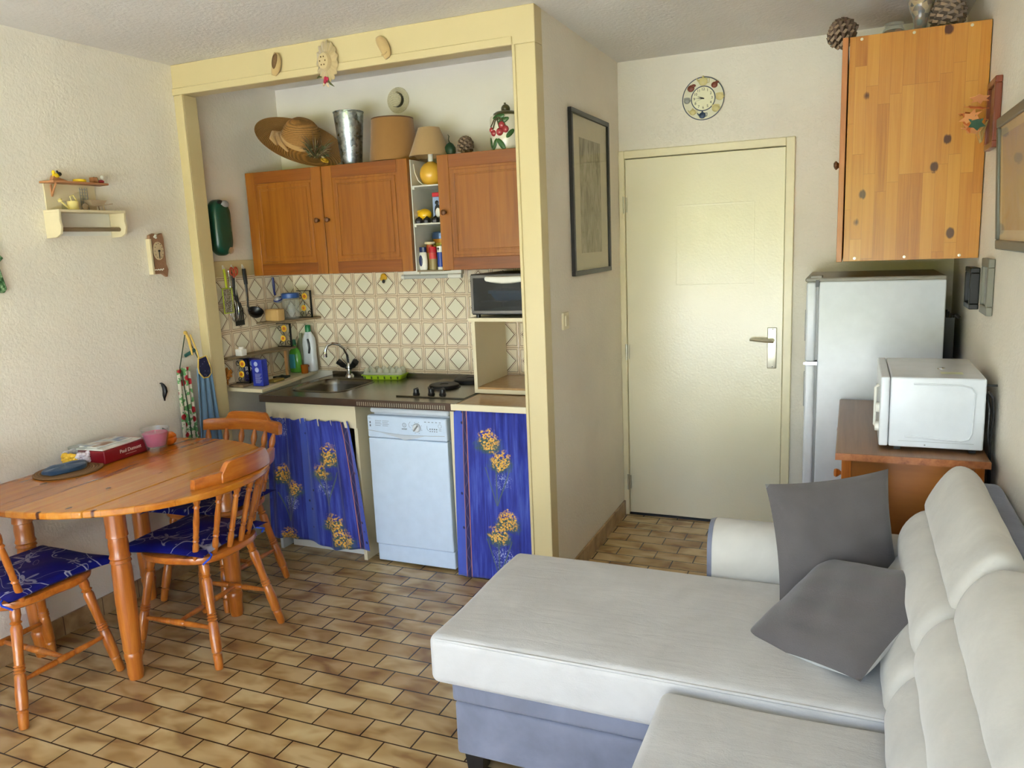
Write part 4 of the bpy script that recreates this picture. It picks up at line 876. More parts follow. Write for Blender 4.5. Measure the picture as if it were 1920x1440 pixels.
# ------------------------------------------------------------ items in the open shelf
b = B(); b.ball(1.098, .47, 1.708+.042, .031, 1.25, 1, 1, 18); b.ball(1.068, .468, 1.708+.058, .010, seg=10); solo('lemon', b, plain('lemon_yellow', (232, 182, 24), .3), 'yellow ceramic lemon on the middle shelf between the cabinets', 'ornament')
for i, (x, y, lab) in enumerate(((1.082, .438, 'black pointed seed pod, leftmost of three in front of the lemon'), (1.128, .436, 'black pointed seed pod, middle one below the lemon'), (1.176, .437, 'black pointed seed pod, right one beside the penguin box'))):
    b = B(); b.lathe([(.019, 0), (.021, .012), (.017, .022), (.006, .030), (.001, .034)], T(x, y, 1.7085), 7); solo('seed_pod', b, plain('black_pod', (26, 22, 24), .45), lab, 'seed pod', 'black pods on the open shelf', smooth=20)
pb = thing('penguin_box', 'blue and white carton with a penguin and red top on the open shelf', 'box', (1.185, .55, 1.708))
b = bxs((1.150, .462, 1.709, 1.212, .52, 1.835)); obj('carton', b, plain('carton_blue', (140, 160, 196), .5), pb, True, bev=.003)
b = bxs((1.149, .461, 1.835, 1.2125, .521, 1.856)); obj('carton_top', b, plain('carton_red', (190, 34, 44), .5), pb, True, bev=.003)
b = B(); b.ball(1.178, .461, 1.765, .018, 1, .12, 1.9, 14); b.ball(1.176, .460, 1.806, .011, 1, .2, 1, 12); obj('penguin_back', b, m_black, pb, True)
b = B(); b.ball(1.180, .459, 1.757, .014, 1, .12, 1.7, 14); b.box(1.1502, .4605, 1.71, 1.212, .462, 1.725); obj('penguin_belly', b, m_white2, pb, True)
oj = thing('olive_jar', 'glass jar of yellow and green olives with dark blue lid on bottom open shelf', 'jar', (1.118, .60, 1.474))
g = G('olive_print'); v = g.coord(); q = g.vor(v, 70).below(.36, .05); x_, y_, z_ = g.xyz(); c = g.mix(q, (222, 204, 84), (52, 60, 26)); c = g.mix(z_.gt(.135), c, (206, 140, 40)); g.col(c).set(.25)
b = B(); b.cyl(0, 0, 0, .155, .050, 28); b.V = [v+Vector((1.118, .61, 1.474)) for v in b.V]; o_ = obj('jar_body', b, g.m, oj, True)
b = B(); b.lathe([(.055, .155), (.056, .160), (.056, .185), (.050, .192), (.001, .193)], T(1.118, .61, 1.474), 28); obj('lid', b, plain('blue_grey_lid', (60, 84, 120), .3, .3), oj, True)
sb = thing('shampoo_bottle', 'white oval bottle with navy cap and label on the bottom open shelf', 'bottle', (1.083, .47, 1.474))
b = B(); b.lathe([(.019, 0), (.022, .01), (.0235, .05), (.020, .085), (.014, .092), (.001, .092)], T(1.082, .455, 1.4745), 20, True, 1.05, .6); obj('body', b, m_white2, sb, True)
b = B(); b.lathe([(.016, .09), (.017, .115), (.001, .116)], T(1.082, .455, 1.4745), 18, True, 1.1, .7); obj('cap', b, plain('navy_plastic', (24, 34, 84), .3), sb, True)
b = B(); b.ball(1.075, .4415, 1.522, .011, 1, .25, 2.6, 14); obj('label', b, bpy.data.materials['navy_plastic'], sb, True)
def jarx(lab, x, y, r, h, lidc, lidh, bodyc, lr=None, bandc=None):
    o = thing('spice_jar', lab, 'jar', (x, y, 1.4745), 0, 'spice jars on the bottom open shelf')
    b = B(); b.lathe([(r, 0), (r, h*.96), (r*.85, h), (.001, h)], T(x, y, 1.4745), 20); obj('jar_body', b, plain('jar_body_%d' % (x*1000), bodyc, .3), o, True)
    b = B(); rr = lr or r*1.03; b.lathe([(rr, h), (rr, h+lidh*.85), (rr*.85, h+lidh), (.001, h+lidh)], T(x, y, 1.4745), 20); obj('lid', b, plain('jar_lid_%d' % (x*1000), lidc, .35), o, True)
    if bandc: b = B(); b.lathe([(r*1.01, bandc[0]), (r*1.01, bandc[1])], T(x, y, 1.4745), 20, False); obj('label', b, plain('jar_label_%d' % (x*1000), bandc[2], .5), o, True)
jarx('tall spice jar with tan lid behind the white bottle', 1.100, .50, .018, .130, (214, 196, 156), .012, (176, 152, 84), .027, (.085, .125, (196, 84, 50)))
jarx('spice jar with red lid on the bottom open shelf', 1.140, .455, .0195, .085, (182, 26, 40), .030, (150, 132, 84), None, (.055, .084, (198, 60, 56)))
sl = thing('salt_bottle', 'blue and white salt bottle with white cap at right of the bottom open shelf', 'bottle', (1.190, .455, 1.4745))
b = B(); b.cyl(1.184, .452, 1.4745, 1.562, .0165, 20); obj('bottle_body', b, plain('salt_blue', (30, 62, 150), .35), sl, True)
b = B(); b.cyl(1.184, .452, 1.562, 1.592, .0165, 20); obj('cap', b, m_white2, sl, True)
b = B(); b.lathe([(.0168, 0), (.0168, .014)], T(1.184, .452, 1.4745), 20, False); obj('white_band', b, m_white2, sl, True)
b = B(); b.ball(1.182, .4350, 1.580, .006, 1, .2, 1, 8); b.box(1.1815, .4340, 1.568, 1.1835, .436, 1.578); obj('tree_mark', b, m_black, sl, True)
lm = thing('tile_hook', 'yellow bird-shaped hook with dark base stuck on the tiles over the sink', 'hook', (.652, YA-.012, 1.40))
b = B(); b.ball(.652, YA-.014, 1.436, .019, 1, .5, .9, 12); b.ball(.665, YA-.016, 1.428, .012, 1, .5, 1, 10); b.ball(.640, YA-.015, 1.424, .011, 1, .5, 1, 10); obj('body', b, plain('hook_yellow', (214, 166, 30), .4), lm, True)
b = B(); b.ball(.652, YA-.016, 1.408, .010, 1, .6, 1.1, 10); obj('base', b, m_black, lm, True)

# ------------------------------------------------------------ alcove side wall
ga = thing('wall_appliance', 'dark green rounded capsule appliance mounted on the alcove side wall', 'appliance', (.03, .175, 1.585))
g_ = plain('teal_green_plastic', (14, 66, 50), .3)
b = B(); R = []
out = [(.062*math.cos(a)*.98, (.083 if math.sin(a) > 0 else -.083)+.062*math.sin(a)) for a in [2*PI*i/40 for i in range(40)]]
for dx, s in ((.0, .93), (.012, 1.0), (.04, 1.0), (.056, .93), (.066, .78), (.070, .5), (.071, .1)): R.append([(dx, .178+p[0]*s, 1.735+p[1]*(s*.5+.5 if False else s)) for p in out])
b.rings(R); obj('shell', b, g_, ga, True, smooth=180)
b = B(); b.ball(.062, .196, 1.868-.012, .03, .35, 1, .62, 14); obj('top_cover', b, m_grey, ga, True)
b = B(); b.ball(.058, .168, 1.876-.012, .024, .35, 1, .5, 12); obj('slot', b, m_black, ga, True)
b = B(); b.lathe([(.018, 0), (.017, .010), (.001, .012)], T(.058, .205, 1.616) @ RY(PI/2), 20); obj('round_button', b, m_alu, ga, True)
b = bxs(*[(.0700, .2145, 1.715+.008*i, .0712, .2175, 1.7195+.008*i) for i in range(6)]); obj('vertical_mark', b, m_alu, ga, True)
def hook(y, z, par):
    b = B(); b.tube([(.012, y, z+.012), (.020, y, z+.010), (.026, y, z), (.022, y, z-.006), (.018, y, z-.003)], .002, 6); b.box(.012, y-.005, z-.004, .014, y+.005, z+.02); return obj('hook', b, m_white2, par, True)
yel = plain('lime_handle', (176, 190, 40), .35)
gr = thing('grater', 'lime green handled flat metal grater hanging on the side wall', 'grater', (.03, .18, 1.28))
hook(.185, 1.520, gr)
b = B(); b.tube([(.026, .178, 1.52), (.028, .180, 1.48), (.028, .182, 1.42)], [.006, .007, .006], 8); b.V = b.V; obj('handle', b, yel, gr, True)
b = B(); b.frame(-.037, 1.283, .037, 1.42, .006, .006, T(.024, .185, 0) @ RIGHTF); obj('rim', b, yel, gr, True, bev=.002)
g = G('grater_steel'); vv = g.vor(g.coord(), 130); g.col((190, 190, 184)).set(.25, 1); g.bump(vv, 1, .004)
b = bxs((.026, .150, 1.288, .0275, .220, 1.415)); obj('blade', b, g.m, gr, True)
scs = thing('kitchen_scissors', 'scissors with orange handles hanging beside the grater', 'scissors', (.03, .25, 1.38))
hook(.250, 1.520, scs)
for s in (-1, 1):
    b = B(); b.tube([(.026+.002*s, .25+s*(.014+.011*math.cos(a)), 1.505+.020*math.sin(a)) for a in [2*PI*i/16 for i in range(16)]], .0042, 8, closed=True); b.tube([(.026, .25+s*.010, 1.488), (.026, .25+s*.004, 1.47)], .004, 6); obj('handle', b, plain('orange_red_handle_%d' % (s+1), (176, 70, 40), .4), scs, True)
b = B(); b.poly([(-.005, 0), (.004, 0), (.010, -.10), (.006, -.095)], .0015, T(.026, .252, 1.474) @ RIGHTF); b.poly([(-.004, 0), (.006, 0), (-.004, -.10), (-.008, -.09)], .0015, T(.028, .252, 1.474) @ RIGHTF); obj('blades', b, m_chrome, scs, True)
spt = thing('slotted_spatula', 'black slotted spatula hanging behind the scissors', 'spatula', (.02, .26, 1.21))
b = B(); b.tube([(.020, .243, 1.50), (.020, .248, 1.43), (.020, .262, 1.33)], [.006, .009, .010], 8); b.poly([(-.018, 0), (.022, 0), (.030, -.030), (-.020, -.030)], .003, T(.018, .262, 1.335) @ RIGHTF)
for i in range(5): b.poly([(-.022+i*.013, -.03), (-.016+i*.013, -.03), (-.020+i*.014, -.10), (-.027+i*.014, -.10)], .003, T(.018, .262, 1.335) @ RIGHTF)
b.poly([(-.028, -.098), (.038, -.098), (.039, -.125), (-.030, -.125)], .003, T(.018, .262, 1.335) @ RIGHTF); solo('x', b, m_black, 'black', 'spatula')
o_ = bpy.data.objects['x']; o_.name = 'blade_and_handle'; o_.parent = spt; o_.matrix_parent_inverse = T(-.02, -.26, -1.21)
for k_ in ('label', 'category'): del o_[k_]
ld_ = thing('soup_ladle', 'black soup ladle hanging rightmost of the utensils on the side wall', 'ladle', (.03, .34, 1.24))
hook(.332, 1.520, ld_)
b = B(); b.tube([(.026, .328, 1.515), (.027, .330, 1.47), (.027, .333, 1.43)], [.010, .0115, .010], 10); b.tube([(.027, .333, 1.43), (.024, .337, 1.36), (.024, .334, 1.31), (.034, .336, 1.285)], [.006, .005, .005, .006], 8); obj('handle', b, m_black, ld_, True)
b = B(); b.lathe([(.001, -.030), (.022, -.026), (.038, -.010), (.043, .008), (.040, .008), (.034, -.008), (.02, -.021), (.001, -.025)], T(.060, .350, 1.275) @ RY(.55) @ RX(.25), 24, False); obj('bowl', b, m_black, ld_, True)
wk = thing('wire_whisk', 'thin wire whisk hanging behind the grater', 'whisk', (.02, .225, 1.23))
b = B(); b.tube([(.020, .215, 1.51), (.018, .222, 1.36)], .004, 6); obj('handle', b, m_chrome, wk, True)
for k in range(5):
    a = PI*k/5; b = B(); b.tube([(.024+.020*math.sin(t)*math.cos(a)*.8, .226+.030*math.sin(t)*math.sin(a), 1.36-.125*(1-math.cos(t))/2) for t in [2*PI*i/20 for i in range(20)]], .0009, 4, closed=True); obj('wire_loop', b, m_chrome, wk, True)
# corner rack
cr = thing('corner_rack', 'three-tier wooden corner rack with black iron scroll panels and sunflowers', 'rack', (.08, .45, .889))
b = B(); b.poly([(.012, .40), (.06, .395), (.20, .70), (.20, YA-.012), (.012, YA-.012)], .012, T(0, 0, 1.200)); obj('shelf', b, m_shelfwood, cr, True, bev=.002)
b = B(); b.poly([(.012, .115), (.055, .11), (.125, .52), (.115, .60), (.012, .62)], .012, T(0, 0, 1.040)); obj('shelf', b, m_shelfwood, cr, True, bev=.002)
b = B(); b.poly([(.010, .14), (.115, .135), (.115, .30), (.010, .32)], .012, T(0, 0, .890)); obj('shelf', b, m_shelfwood, cr, True, bev=.002)
b = bxs((.103, .50, .890, .115, .512, 1.040)); obj('post', b, plain('tan_post', (190, 140, 88), .5), cr, True)
m_sf = plain('sunflower_yellow', (236, 186, 40), .45); m_sfc = plain('sunflower_orange', (206, 110, 24), .5); m_iron = plain('black_iron', (18, 16, 18), .4, .6)
def spiral(cx, cz, r, a0, turns, sg=1): return [(cx+r*(1-.75*t)*math.cos(a0+sg*2*PI*turns*t), 0, cz+r*(1-.75*t)*math.sin(a0+sg*2*PI*turns*t)) for t in [i/18 for i in range(19)]]
def panel(x0, x1, y, z0, z1):
    M_ = T(0, y, 0); w_ = x1-x0; h_ = z1-z0
    b = B(); b.box(x1-.006, y-.006, z0, x1, y+.006, z1); b.box(x0, y-.003, z1-.004, x1, y+.003, z1); b.box(x0, y-.003, z0, x1, y+.003, z0+.004)
    b.tube(spiral(x0+w_*.24, z1-h_*.22, .016, PI/2, 1.2), .0018, 6, M_); b.tube(spiral(x0+w_*.30, z0+h_*.16, .014, -PI/2, 1.2, -1), .0018, 6, M_); b.tube(spiral(x0+w_*.78, z0+h_*.18, .015, -PI/2, 1.2), .0018, 6, M_)
    b.tube([(x0+w_*.2, 0, z1-h_*.1), (x0+w_*.5, 0, z0+h_*.55), (x0+w_*.55, 0, z0+.01)], .0018, 6, M_)
    o = obj('iron_panel', b, m_iron, cr, True)
    for fx, fz, r_ in ((x0+w_*.58, z1-h_*.22, .020), (x0+w_*.46, z0+h_*.36, .018)):
        b = B(); yy = y-.006
        for k in range(12): a = 2*PI*k/12; b.ball(fx+r_*.72*math.cos(a), yy, fz+r_*.72*math.sin(a), r_*.32, 1.0, .3, 1.0, 8)
        b.mi = 1; b.ball(fx, yy-.002, fz, r_*.48, 1, .4, 1, 12); obj('sunflower', b, [m_sf, m_sfc], o, True)
panel(.105, .205, .66, 1.213, 1.372); panel(.018, .118, .56, 1.053, 1.19); panel(.012, .112, .20, .902, 1.038)
b = B(); b.rbox(.030, .455, 1.2125, .125, .515, 1.280, .008, 2, 1); solo('wooden_block', b, wood('pale_block_wood', [(.3, (190, 150, 88)), (.7, (212, 176, 112))], 2, 1, .5, False, 0), 'pale wooden toothpick block on the top tier of the corner rack', 'block')
gj = thing('glass_jar', 'clear glass jar with blue lid on the top tier of the corner rack', 'jar', (.105, .60, 1.2125))
b = B(); b.lathe([(.046, 0), (.050, .008), (.050, .11), (.042, .125), (.040, .125), (.047, .108), (.047, .01), (.001, .006)], T(.105, .60, 1.2125), 28, False); obj('jar_body', b, m_glass, gj, True)
b = B(); b.lathe([(.048, .120), (.051, .124), (.051, .145), (.046, .150), (.001, .151)], T(.105, .60, 1.2125), 28); obj('lid', b, plain('blue_lid', (44, 84, 150), .35), gj, True)
br = thing('small_strainer', 'dark blue handled strainer hanging on the tiles over the corner rack', 'utensil', (.03, .56, 1.30))
b = B(); b.tube([(.020, .565, 1.455), (.020, .567, 1.42), (.022, .565, 1.37), (.03, .56, 1.355)], [.006, .008, .006, .007], 8); b.tube([(.05+.024*math.cos(a), .56+.026*math.sin(a), 1.330+.012*math.sin(a)) for a in [2*PI*i/20 for i in range(20)]], .004, 6, closed=True); obj('handle', b, plain('navy_handle', (24, 34, 104), .35), br, True)
b = B(); b.ball(.05, .56, 1.325, .024, 1, 1, -.8, 14); obj('mesh_bowl', b, m_grey, br, True)
wb = thing('plug_adaptor', 'small white box with cap on the middle tier of the corner rack', 'box', (.06, .20, 1.052))
b = bxs((.038, .185, 1.0525, .082, .225, 1.088)); obj('body', b, m_white2, wb, True, bev=.002)
b = B(); b.lathe([(.014, 0), (.013, .012), (.001, .012)], T(.062, .207, 1.088), 16); obj('cap', b, m_white2, wb, True)
tp = thing('dishwasher_tablet_pack', 'dark navy packet with white lettering behind the lower sunflowers', 'packet', (.07, .265, .9025))
b = B(); b.rbox(.030, .235, .9025, .124, .285, 1.030, .012, 3, 3); obj('pouch', b, plain('navy_packet', (26, 26, 92), .35), tp, True)
b = B(); b.text('SUN', .030, T(.078, .2345, .975) @ FRONT, .0004, bold=.0006); b.text('Clas', .017, T(.070, .2345, .950) @ FRONT, .0004); obj('lettering', b, m_white2, tp, True)
b = B(); b.ball(.10, .2345, 1.005, .018, 1, .1, .8, 12); obj('printed_swirl', b, plain('packet_light_blue', (140, 170, 214), .4), tp, True)
bb = thing('detergent_box', 'upright royal blue detergent box beside the navy packet on the ledge', 'box', (.17, .22, .889))
b = bxs((.136, .19, .8895, .205, .235, 1.033)); obj('carton', b, plain('royal_blue_carton', (34, 50, 156), .4), bb, True, bev=.002)
b = B(); b.ball(.165, .1898, 1.01, .013, 1, .08, 1, 12); b.ball(.17, .1898, .978, .014, 1, .08, 1, 12)
for i in range(9): b.box(.155, .1893, .955-i*.006, .198-.006*(i % 3), .19, .957-i*.006)
obj('carton_print', b, plain('pale_blue_print', (170, 180, 220), .5), bb, True)
gb = thing('washing_up_bottle', 'green transparent washing-up liquid bottle on the alcove ledge', 'bottle', (.07, .61, .889))
b = B(); b.lathe([(.032, 0), (.036, .01), (.036, .09), (.030, .125), (.013, .15), (.012, .165), (.001, .165)], T(.065, .645, .8895), 24, True, 1.15, .75); g = G('green_liquid'); g.col((92, 170, 60)).set(.1, Alpha=.85); obj('body', b, g.m, gb, True)
b = B(); b.lathe([(.012, .165), (.013, .17), (.008, .195), (.001, .196)], T(.065, .645, .8895), 16); obj('cap', b, plain('dark_green_cap', (18, 92, 62), .35), gb, True)
b = B(); b.rbox(.045, .6135, .915, .085, .618, 1.0, .002, 1, 1); obj('label', b, plain('teal_label', (60, 140, 150), .4), gb, True)
wbt = thing('bleach_bottle', 'white plastic bottle with green cap and moulded handle on the ledge', 'bottle', (.14, .68, .889))
b = B(); W0 = (.135, .695, .8895); R = []
for z, w_ in ((0, .040), (.008, .044), (.05, .044), (.10, .041), (.16, .042), (.20, .038), (.225, .024), (.238, .016)): R.append([(W0[0]+w_*math.copysign(abs(math.cos(a))**.7, math.cos(a)), W0[1]+w_*.62*math.copysign(abs(math.sin(a))**.7, math.sin(a)), W0[2]+z) for a in [2*PI*i/28 for i in range(28)]])
b.rings(R); obj('body', b, m_white, wbt, True, smooth=180)
b = B(); b.tube([(.150, .667, 1.00), (.158, .664, 1.03), (.156, .664, 1.06), (.148, .667, 1.085)], .006, 8); obj('grip_recess', b, m_black, wbt, True)
b = B(); b.lathe([(.017, .235), (.0165, .27), (.014, .276), (.001, .276)], T(*W0), 18); obj('cap', b, plain('green_cap', (20, 122, 66), .35), wbt, True)
b = B(); b.ball(.130, .667, .925, .010, 1.5, .15, .8, 10); obj('red_mark', b, plain('red_label', (190, 34, 50), .4), wbt, True)
b = B(); b.lathe([(.030, 0), (.033, .06), (.032, .13), (.022, .18), (.010, .20), (.009, .225), (.001, .225)], T(.063, .715, .8895), 20); solo('clear_bottle', b, glass('olive_clear_plastic', (170, 176, 140), .08, .45), 'clear plastic bottle standing behind the green washing-up bottle', 'bottle')
b = B(); b.lathe([(.020, 0), (.023, .05), (.021, .05), (.018, .006), (.001, .006)], T(.150, .615, .8895), 20, False); solo('amber_tumbler', b, glass('amber_glass', (170, 92, 24), .08, .8), 'small amber glass in front of the white bleach bottle', 'glass')
b = B(); b.rbox(.135, .30, .8895, .19, .385, .904, .005, 2, 2); solo('sponge', b, plain('dull_yellow_sponge', (150, 130, 66), .9), 'worn yellow sponge lying on the ledge behind the blue box', 'sponge')
b = B(); b.rbox(.09, .40, .8895, .155, .48, .901, .005, 2, 2, fn=lambda o: Vector((o.x, o.y, o.z+.004*math.sin(o.x*90)*math.sin(o.y*80)))); solo('scouring_pad', b, plain('dark_green_pad', (36, 46, 38), .95), 'dark green scouring pad lying on the ledge behind the sponge', 'scouring pad')
random.seed(8)
b = B()
for i in range(60):
    a = random.random()*2*PI; r_ = random.random()*.020; b.ball(.016+random.random()*.02, .128+r_*math.cos(a), .962+r_*1.5*math.sin(a), .007, 1, 1, 1.2, 6)
b.tube([(.018, .128, .93), (.016, .130, .905)], .004, 6); solo('dried_flower_bunch', b, plain('amber_dried_petals', (196, 124, 40), .7), 'small bunch of amber dried flowers on the tiled side wall by the post', 'dried flowers')

# ------------------------------------------------------------ left wall
sh = thing('mini_wall_shelf', 'cream wooden kitchen-roll shelf with small top ledge on the left wall', 'shelf', (.03, -.62, 1.69))
m_sh = plain('aged_cream_paint', (214, 200, 164), .5); m_shw = wood('reddish_pine', [(.3, (160, 104, 66)), (.7, (196, 142, 98))], 1, 1.5, .45, False, 0)
b = bxs((.001, -.775, 1.80, .007, -.535, 1.915)); obj('back_board', b, m_sh, sh, True)
b = B(); b.poly([(.001, -.79), (.075, -.78), (.075, -.515), (.001, -.50)], .008, T(0, 0, 1.915)); obj('top_ledge', b, m_shw, sh, True, bev=.001)
b = B(); b.rod((.008, -.745, 1.865), (.055, -.755, 1.915), .004, 8); b.rod((.008, -.745, 1.862), (.008, -.745, 1.912), .004, 8); obj('bracket', b, m_shw, sh, True)
b = bxs((.001, -.79, 1.795, .095, -.462, 1.805)); obj('middle_board', b, m_sh, sh, True, bev=.001)
for y in (-.79, -.472):
    b = B(); b.poly([(.001, 1.795), (.095, 1.795), (.090, 1.76), (.096, 1.735), (.086, 1.705), (.06, 1.692), (.001, 1.69)], .010, T(0, y+.01, 0) @ RX(PI/2)); obj('side_board', b, m_sh, sh, True, bev=.001)
b = B(); b.rod((.055, -.785, 1.725), (.055, -.467, 1.725), .009, 12); obj('roll_rod', b, m_shelfwood, sh, True)
b = bxs((.001, -.775, 1.70, .005, -.475, 1.795)); obj('lower_back_board', b, m_white2, sh, True)
for i in range(7):
    if i == 0: b = B()
    b.box(.007, -.612, 1.818+i*.013, .010, -.575, 1.820+i*.013)
    if i < 4: b.box(.007, -.612+i*.0118, 1.812, .010, -.6105+i*.0118, 1.905)
obj('mini_grille', b, m_grey, sh, True)
wc_ = thing('miniature_watering_can', 'miniature cream watering can on the left wall shelf', 'ornament', (.05, -.69, 1.805))
b = B(); b.lathe([(.020, 0), (.022, .003), (.022, .035), (.020, .038), (.018, .034), (.001, .034)], T(.05, -.685, 1.805), 20); b.rod((.05, -.705, 1.810), (.05, -.742, 1.843), .003, 8, .004); b.rod((.05, -.742, 1.843), (.05, -.747, 1.848), .010, 10, .008); obj('can', b, plain('yellow_cream_enamel', (222, 204, 130), .35), wc_, True)
b = B(); b.tube([(.05, -.690, 1.84), (.05, -.695, 1.862), (.05, -.680, 1.868), (.05, -.668, 1.85), (.05, -.665, 1.825)], .003, 6); obj('handle', b, bpy.data.materials['yellow_cream_enamel'], wc_, True)
b = B(); b.lathe([(.010, 0), (.013, .01), (.010, .03), (.006, .034), (.008, .04)], T(.025, -.705, 1.826), 14, False); solo('miniature_bottle', b, m_glass, 'tiny clear bottle behind the miniature watering can', 'ornament')
bpy.data.objects['miniature_bottle'].location.z = 1.8055
mb = thing('miniature_wheelbarrow', 'miniature grey-brown wheelbarrow on the left wall shelf', 'ornament', (.05, -.58, 1.805))
mbm = plain('weathered_wood', (168, 146, 118), .7)
b = B(); b.rings([[(.05+a*w_, -.575+c_*l_, z) for a, c_ in ((-1, -1), (1, -1), (1, 1), (-1, 1))] for w_, l_, z in ((.014, .028, 1.826), (.022, .042, 1.850), (.020, .040, 1.850), (.012, .026, 1.829))], cap=True); obj('tray', b, mbm, mb, True)
b = B(); b.rod((.035, -.625, 1.822), (.035, -.50, 1.836), .0025, 6); b.rod((.065, -.625, 1.822), (.065, -.50, 1.836), .0025, 6); b.rod((.035, -.55, 1.830), (.035, -.545, 1.8055), .003, 6); b.rod((.065, -.55, 1.830), (.065, -.545, 1.8055), .003, 6); obj('shafts', b, mbm, mb, True)
b = B(); b.lathe([(.014, -.003), (.015, 0), (.014, .003)], T(.05, -.628, 1.8205) @ RY(PI/2), 18); obj('wheel', b, mbm, mb, True)
f1 = thing('bird_figurine', 'tiny yellow and black bird figurine at left of the wall shelf ledge', 'figurine', (.04, -.745, 1.923))
b = B(); b.poly([(-.03, 0), (.05, 0), (.01, .012), (-.02, .022)], .02, T(.03, -.735, 1.923) @ RIGHTF); obj('wooden_base', b, m_shw, f1, True)
b = B(); b.ball(.045, -.742, 1.945, .012, .7, 1.4, .9, 10, ); b.ball(.045, -.752, 1.957, .007, 1, 1, 1.4, 8); obj('body', b, plain('bright_yellow', (232, 196, 20), .4), f1, True)
b = B(); b.ball(.047, -.728, 1.952, .009, 1, 1.2, 1, 8); b.ball(.045, -.735, 1.962, .005, seg=8); obj('wing', b, m_black, f1, True)
b = B(); b.lathe([(.024, 0), (.027, .003), (.026, .012), (.022, .013), (.021, .005), (.001, .004)], T(.045, -.635, 1.923), 24, False); solo('yellow_dish', b, bpy.data.materials['bright_yellow'], 'tiny round yellow dish in the middle of the wall shelf ledge', 'ornament')
f2 = thing('duck_figurine', 'tiny figurine of a green and red bird at right of the wall shelf ledge', 'figurine', (.04, -.55, 1.923))
b = bxs((.028, -.572, 1.923, .055, -.552, 1.948)); obj('crate', b, m_shw, f2, True)
b = B(); b.ball(.045, -.55, 1.938, .010, 1, .7, 1.3, 8); b.ball(.045, -.562, 1.944, .007, seg=8); obj('green_part', b, plain('bright_green', (60, 110, 40), .4), f2, True)
b = B(); b.ball(.045, -.528, 1.932, .012, .9, 1.3, .7, 10); obj('body', b, plain('wine_red', (150, 30, 44), .4), f2, True)
b = B(); b.ball(.045, -.520, 1.950, .009, seg=10); obj('head', b, m_white2, f2, True)
# small clock plaque
cp_ = thing('toy_clock_plaque', 'small brown clock-shaped wall plaque with shell trim on the left wall', 'ornament', (.01, -.235, 1.51))
mbr = plain('pinkish_brown_clay', (150, 112, 84), .75, bump=(90, .5, .003)); M_ = T(.001, -.240, 1.61) @ RIGHTF
b = B(); b.poly([(-.045, -.095), (.018, -.095), (.045, -.112), (.055, -.075), (.046, -.05), (.046, .07), (.040, .10), (.015, .092), (-.01, .098), (-.036, .09), (-.040, .07), (-.045, .07)], .018, M_); obj('plaque', b, mbr, cp_, True, bev=.003)
b = B(); b.box(-.047, -.095, .0, -.037, .072, .026, M_); obj('side_strip', b, m_sh, cp_, True)
b = B(); b.lathe([(.036, 0), (.036, .006), (.001, .006)], M_ @ T(.003, .015, .018), 28, True, .82, 1.2); obj('dial', b, plain('clay_dial', (204, 184, 148), .6), cp_, True)
b = B()
for k in range(12): a = 2*PI*k/12; b.ball(.003+.024*math.cos(a), .015+.035*math.sin(a), .025, .0022, seg=6, m=M_)
b.ball(.003, .015, .026, .006, seg=8, m=M_); b.box(.0015, -.018, .024, .0045, .015, .027, M_); b.box(-.034, -.06, .018, -.030, .07, .021, M_); obj('dial_marks', b, m_black, cp_, True)
b = B()
for (x, y) in ((-.010, .082), (-.004, .088), (-.003, .078)): b.ball(x, y, .02, .006, seg=8, m=M_)
for i in range(8): b.ball(-.028+i*.007, -.074+.003*math.sin(i*3), .02, .0035, seg=6, m=M_)
obj('tiny_shells', b, m_white2, cp_, True)
b = B(); M_ = T(.001, -.30, .945) @ RIGHTF
b.tube([(-.012, .045, .006), (-.004, .044, .008), (.002, .036, .009), (.010, .02, .010), (.012, .0, .010), (.006, -.02, .009), (.006, -.032, .007), (.008, -.045, .005)], [.002, .004, .008, .011, .012, .009, .005, .003], 10, M_); solo('seahorse_ornament', b, m_black, 'small black curved seahorse-like ornament on the left wall above the table', 'ornament')
b = B(); M_ = T(.001, -1.055, 1.585) @ RIGHTF
b.poly([(-.04, .10), (.02, .10), (.03, .055), (.055, .03), (.030, .01), (.044, -.06), (.050, -.09), (.038, -.105), (-.04, -.10)], .022, M_); g = G('green_marbled_glaze'); n = g.noise(g.coord(), 60, 3); g.col(g.ramp(n, [(.35, (16, 40, 24)), (.5, (60, 110, 66)), (.7, (160, 196, 150))])).set(.25); solo('green_wall_ornament', b, g.m, 'green marbled ceramic ornament on the left wall at the photo edge', 'ornament', bev=.004)

# apron and towel hanging by the kitchen post
g = G('strawberry_cloth'); v = g.coord(); q = g.vor(v, 22, rnd=.8); n = g.noise(v, 40, 3); c = g.mix(n.gt(.52), (206, 200, 180), (98, 150, 90)); c = g.mix(q.below(.36, .03), c, (164, 24, 34)); g.col(c).set(.85); m_berry = g.m
tw = thing('strawberry_towel', 'white tea towel printed with red strawberries hanging by green cords on left wall', 'towel', (.04, -.17, .64))
def hang(y0, y1, x0, x1, z1, z0, n, amp, nar=.0, ph=0):
    def f(s, t):
        y = y0+(y1-y0)*s; ym = (y0+y1)/2; k = 1-nar*(1-t); y = ym+(y-ym)*k-.0*t
        return (x0+(x1-x0)*s+amp*(1+math.sin(s*n*2*PI+ph+t*.7)), y+.012*t*math.sin(s*n*6), z1+(z0-z1)*t)
    return f
b = B(); b.grid(30, 24, hang(-.225, -.125, .012, .024, 1.045, .64, 2, .008, .25)); obj('cloth', b, m_berry, tw, True, smooth=180, thick=.002)
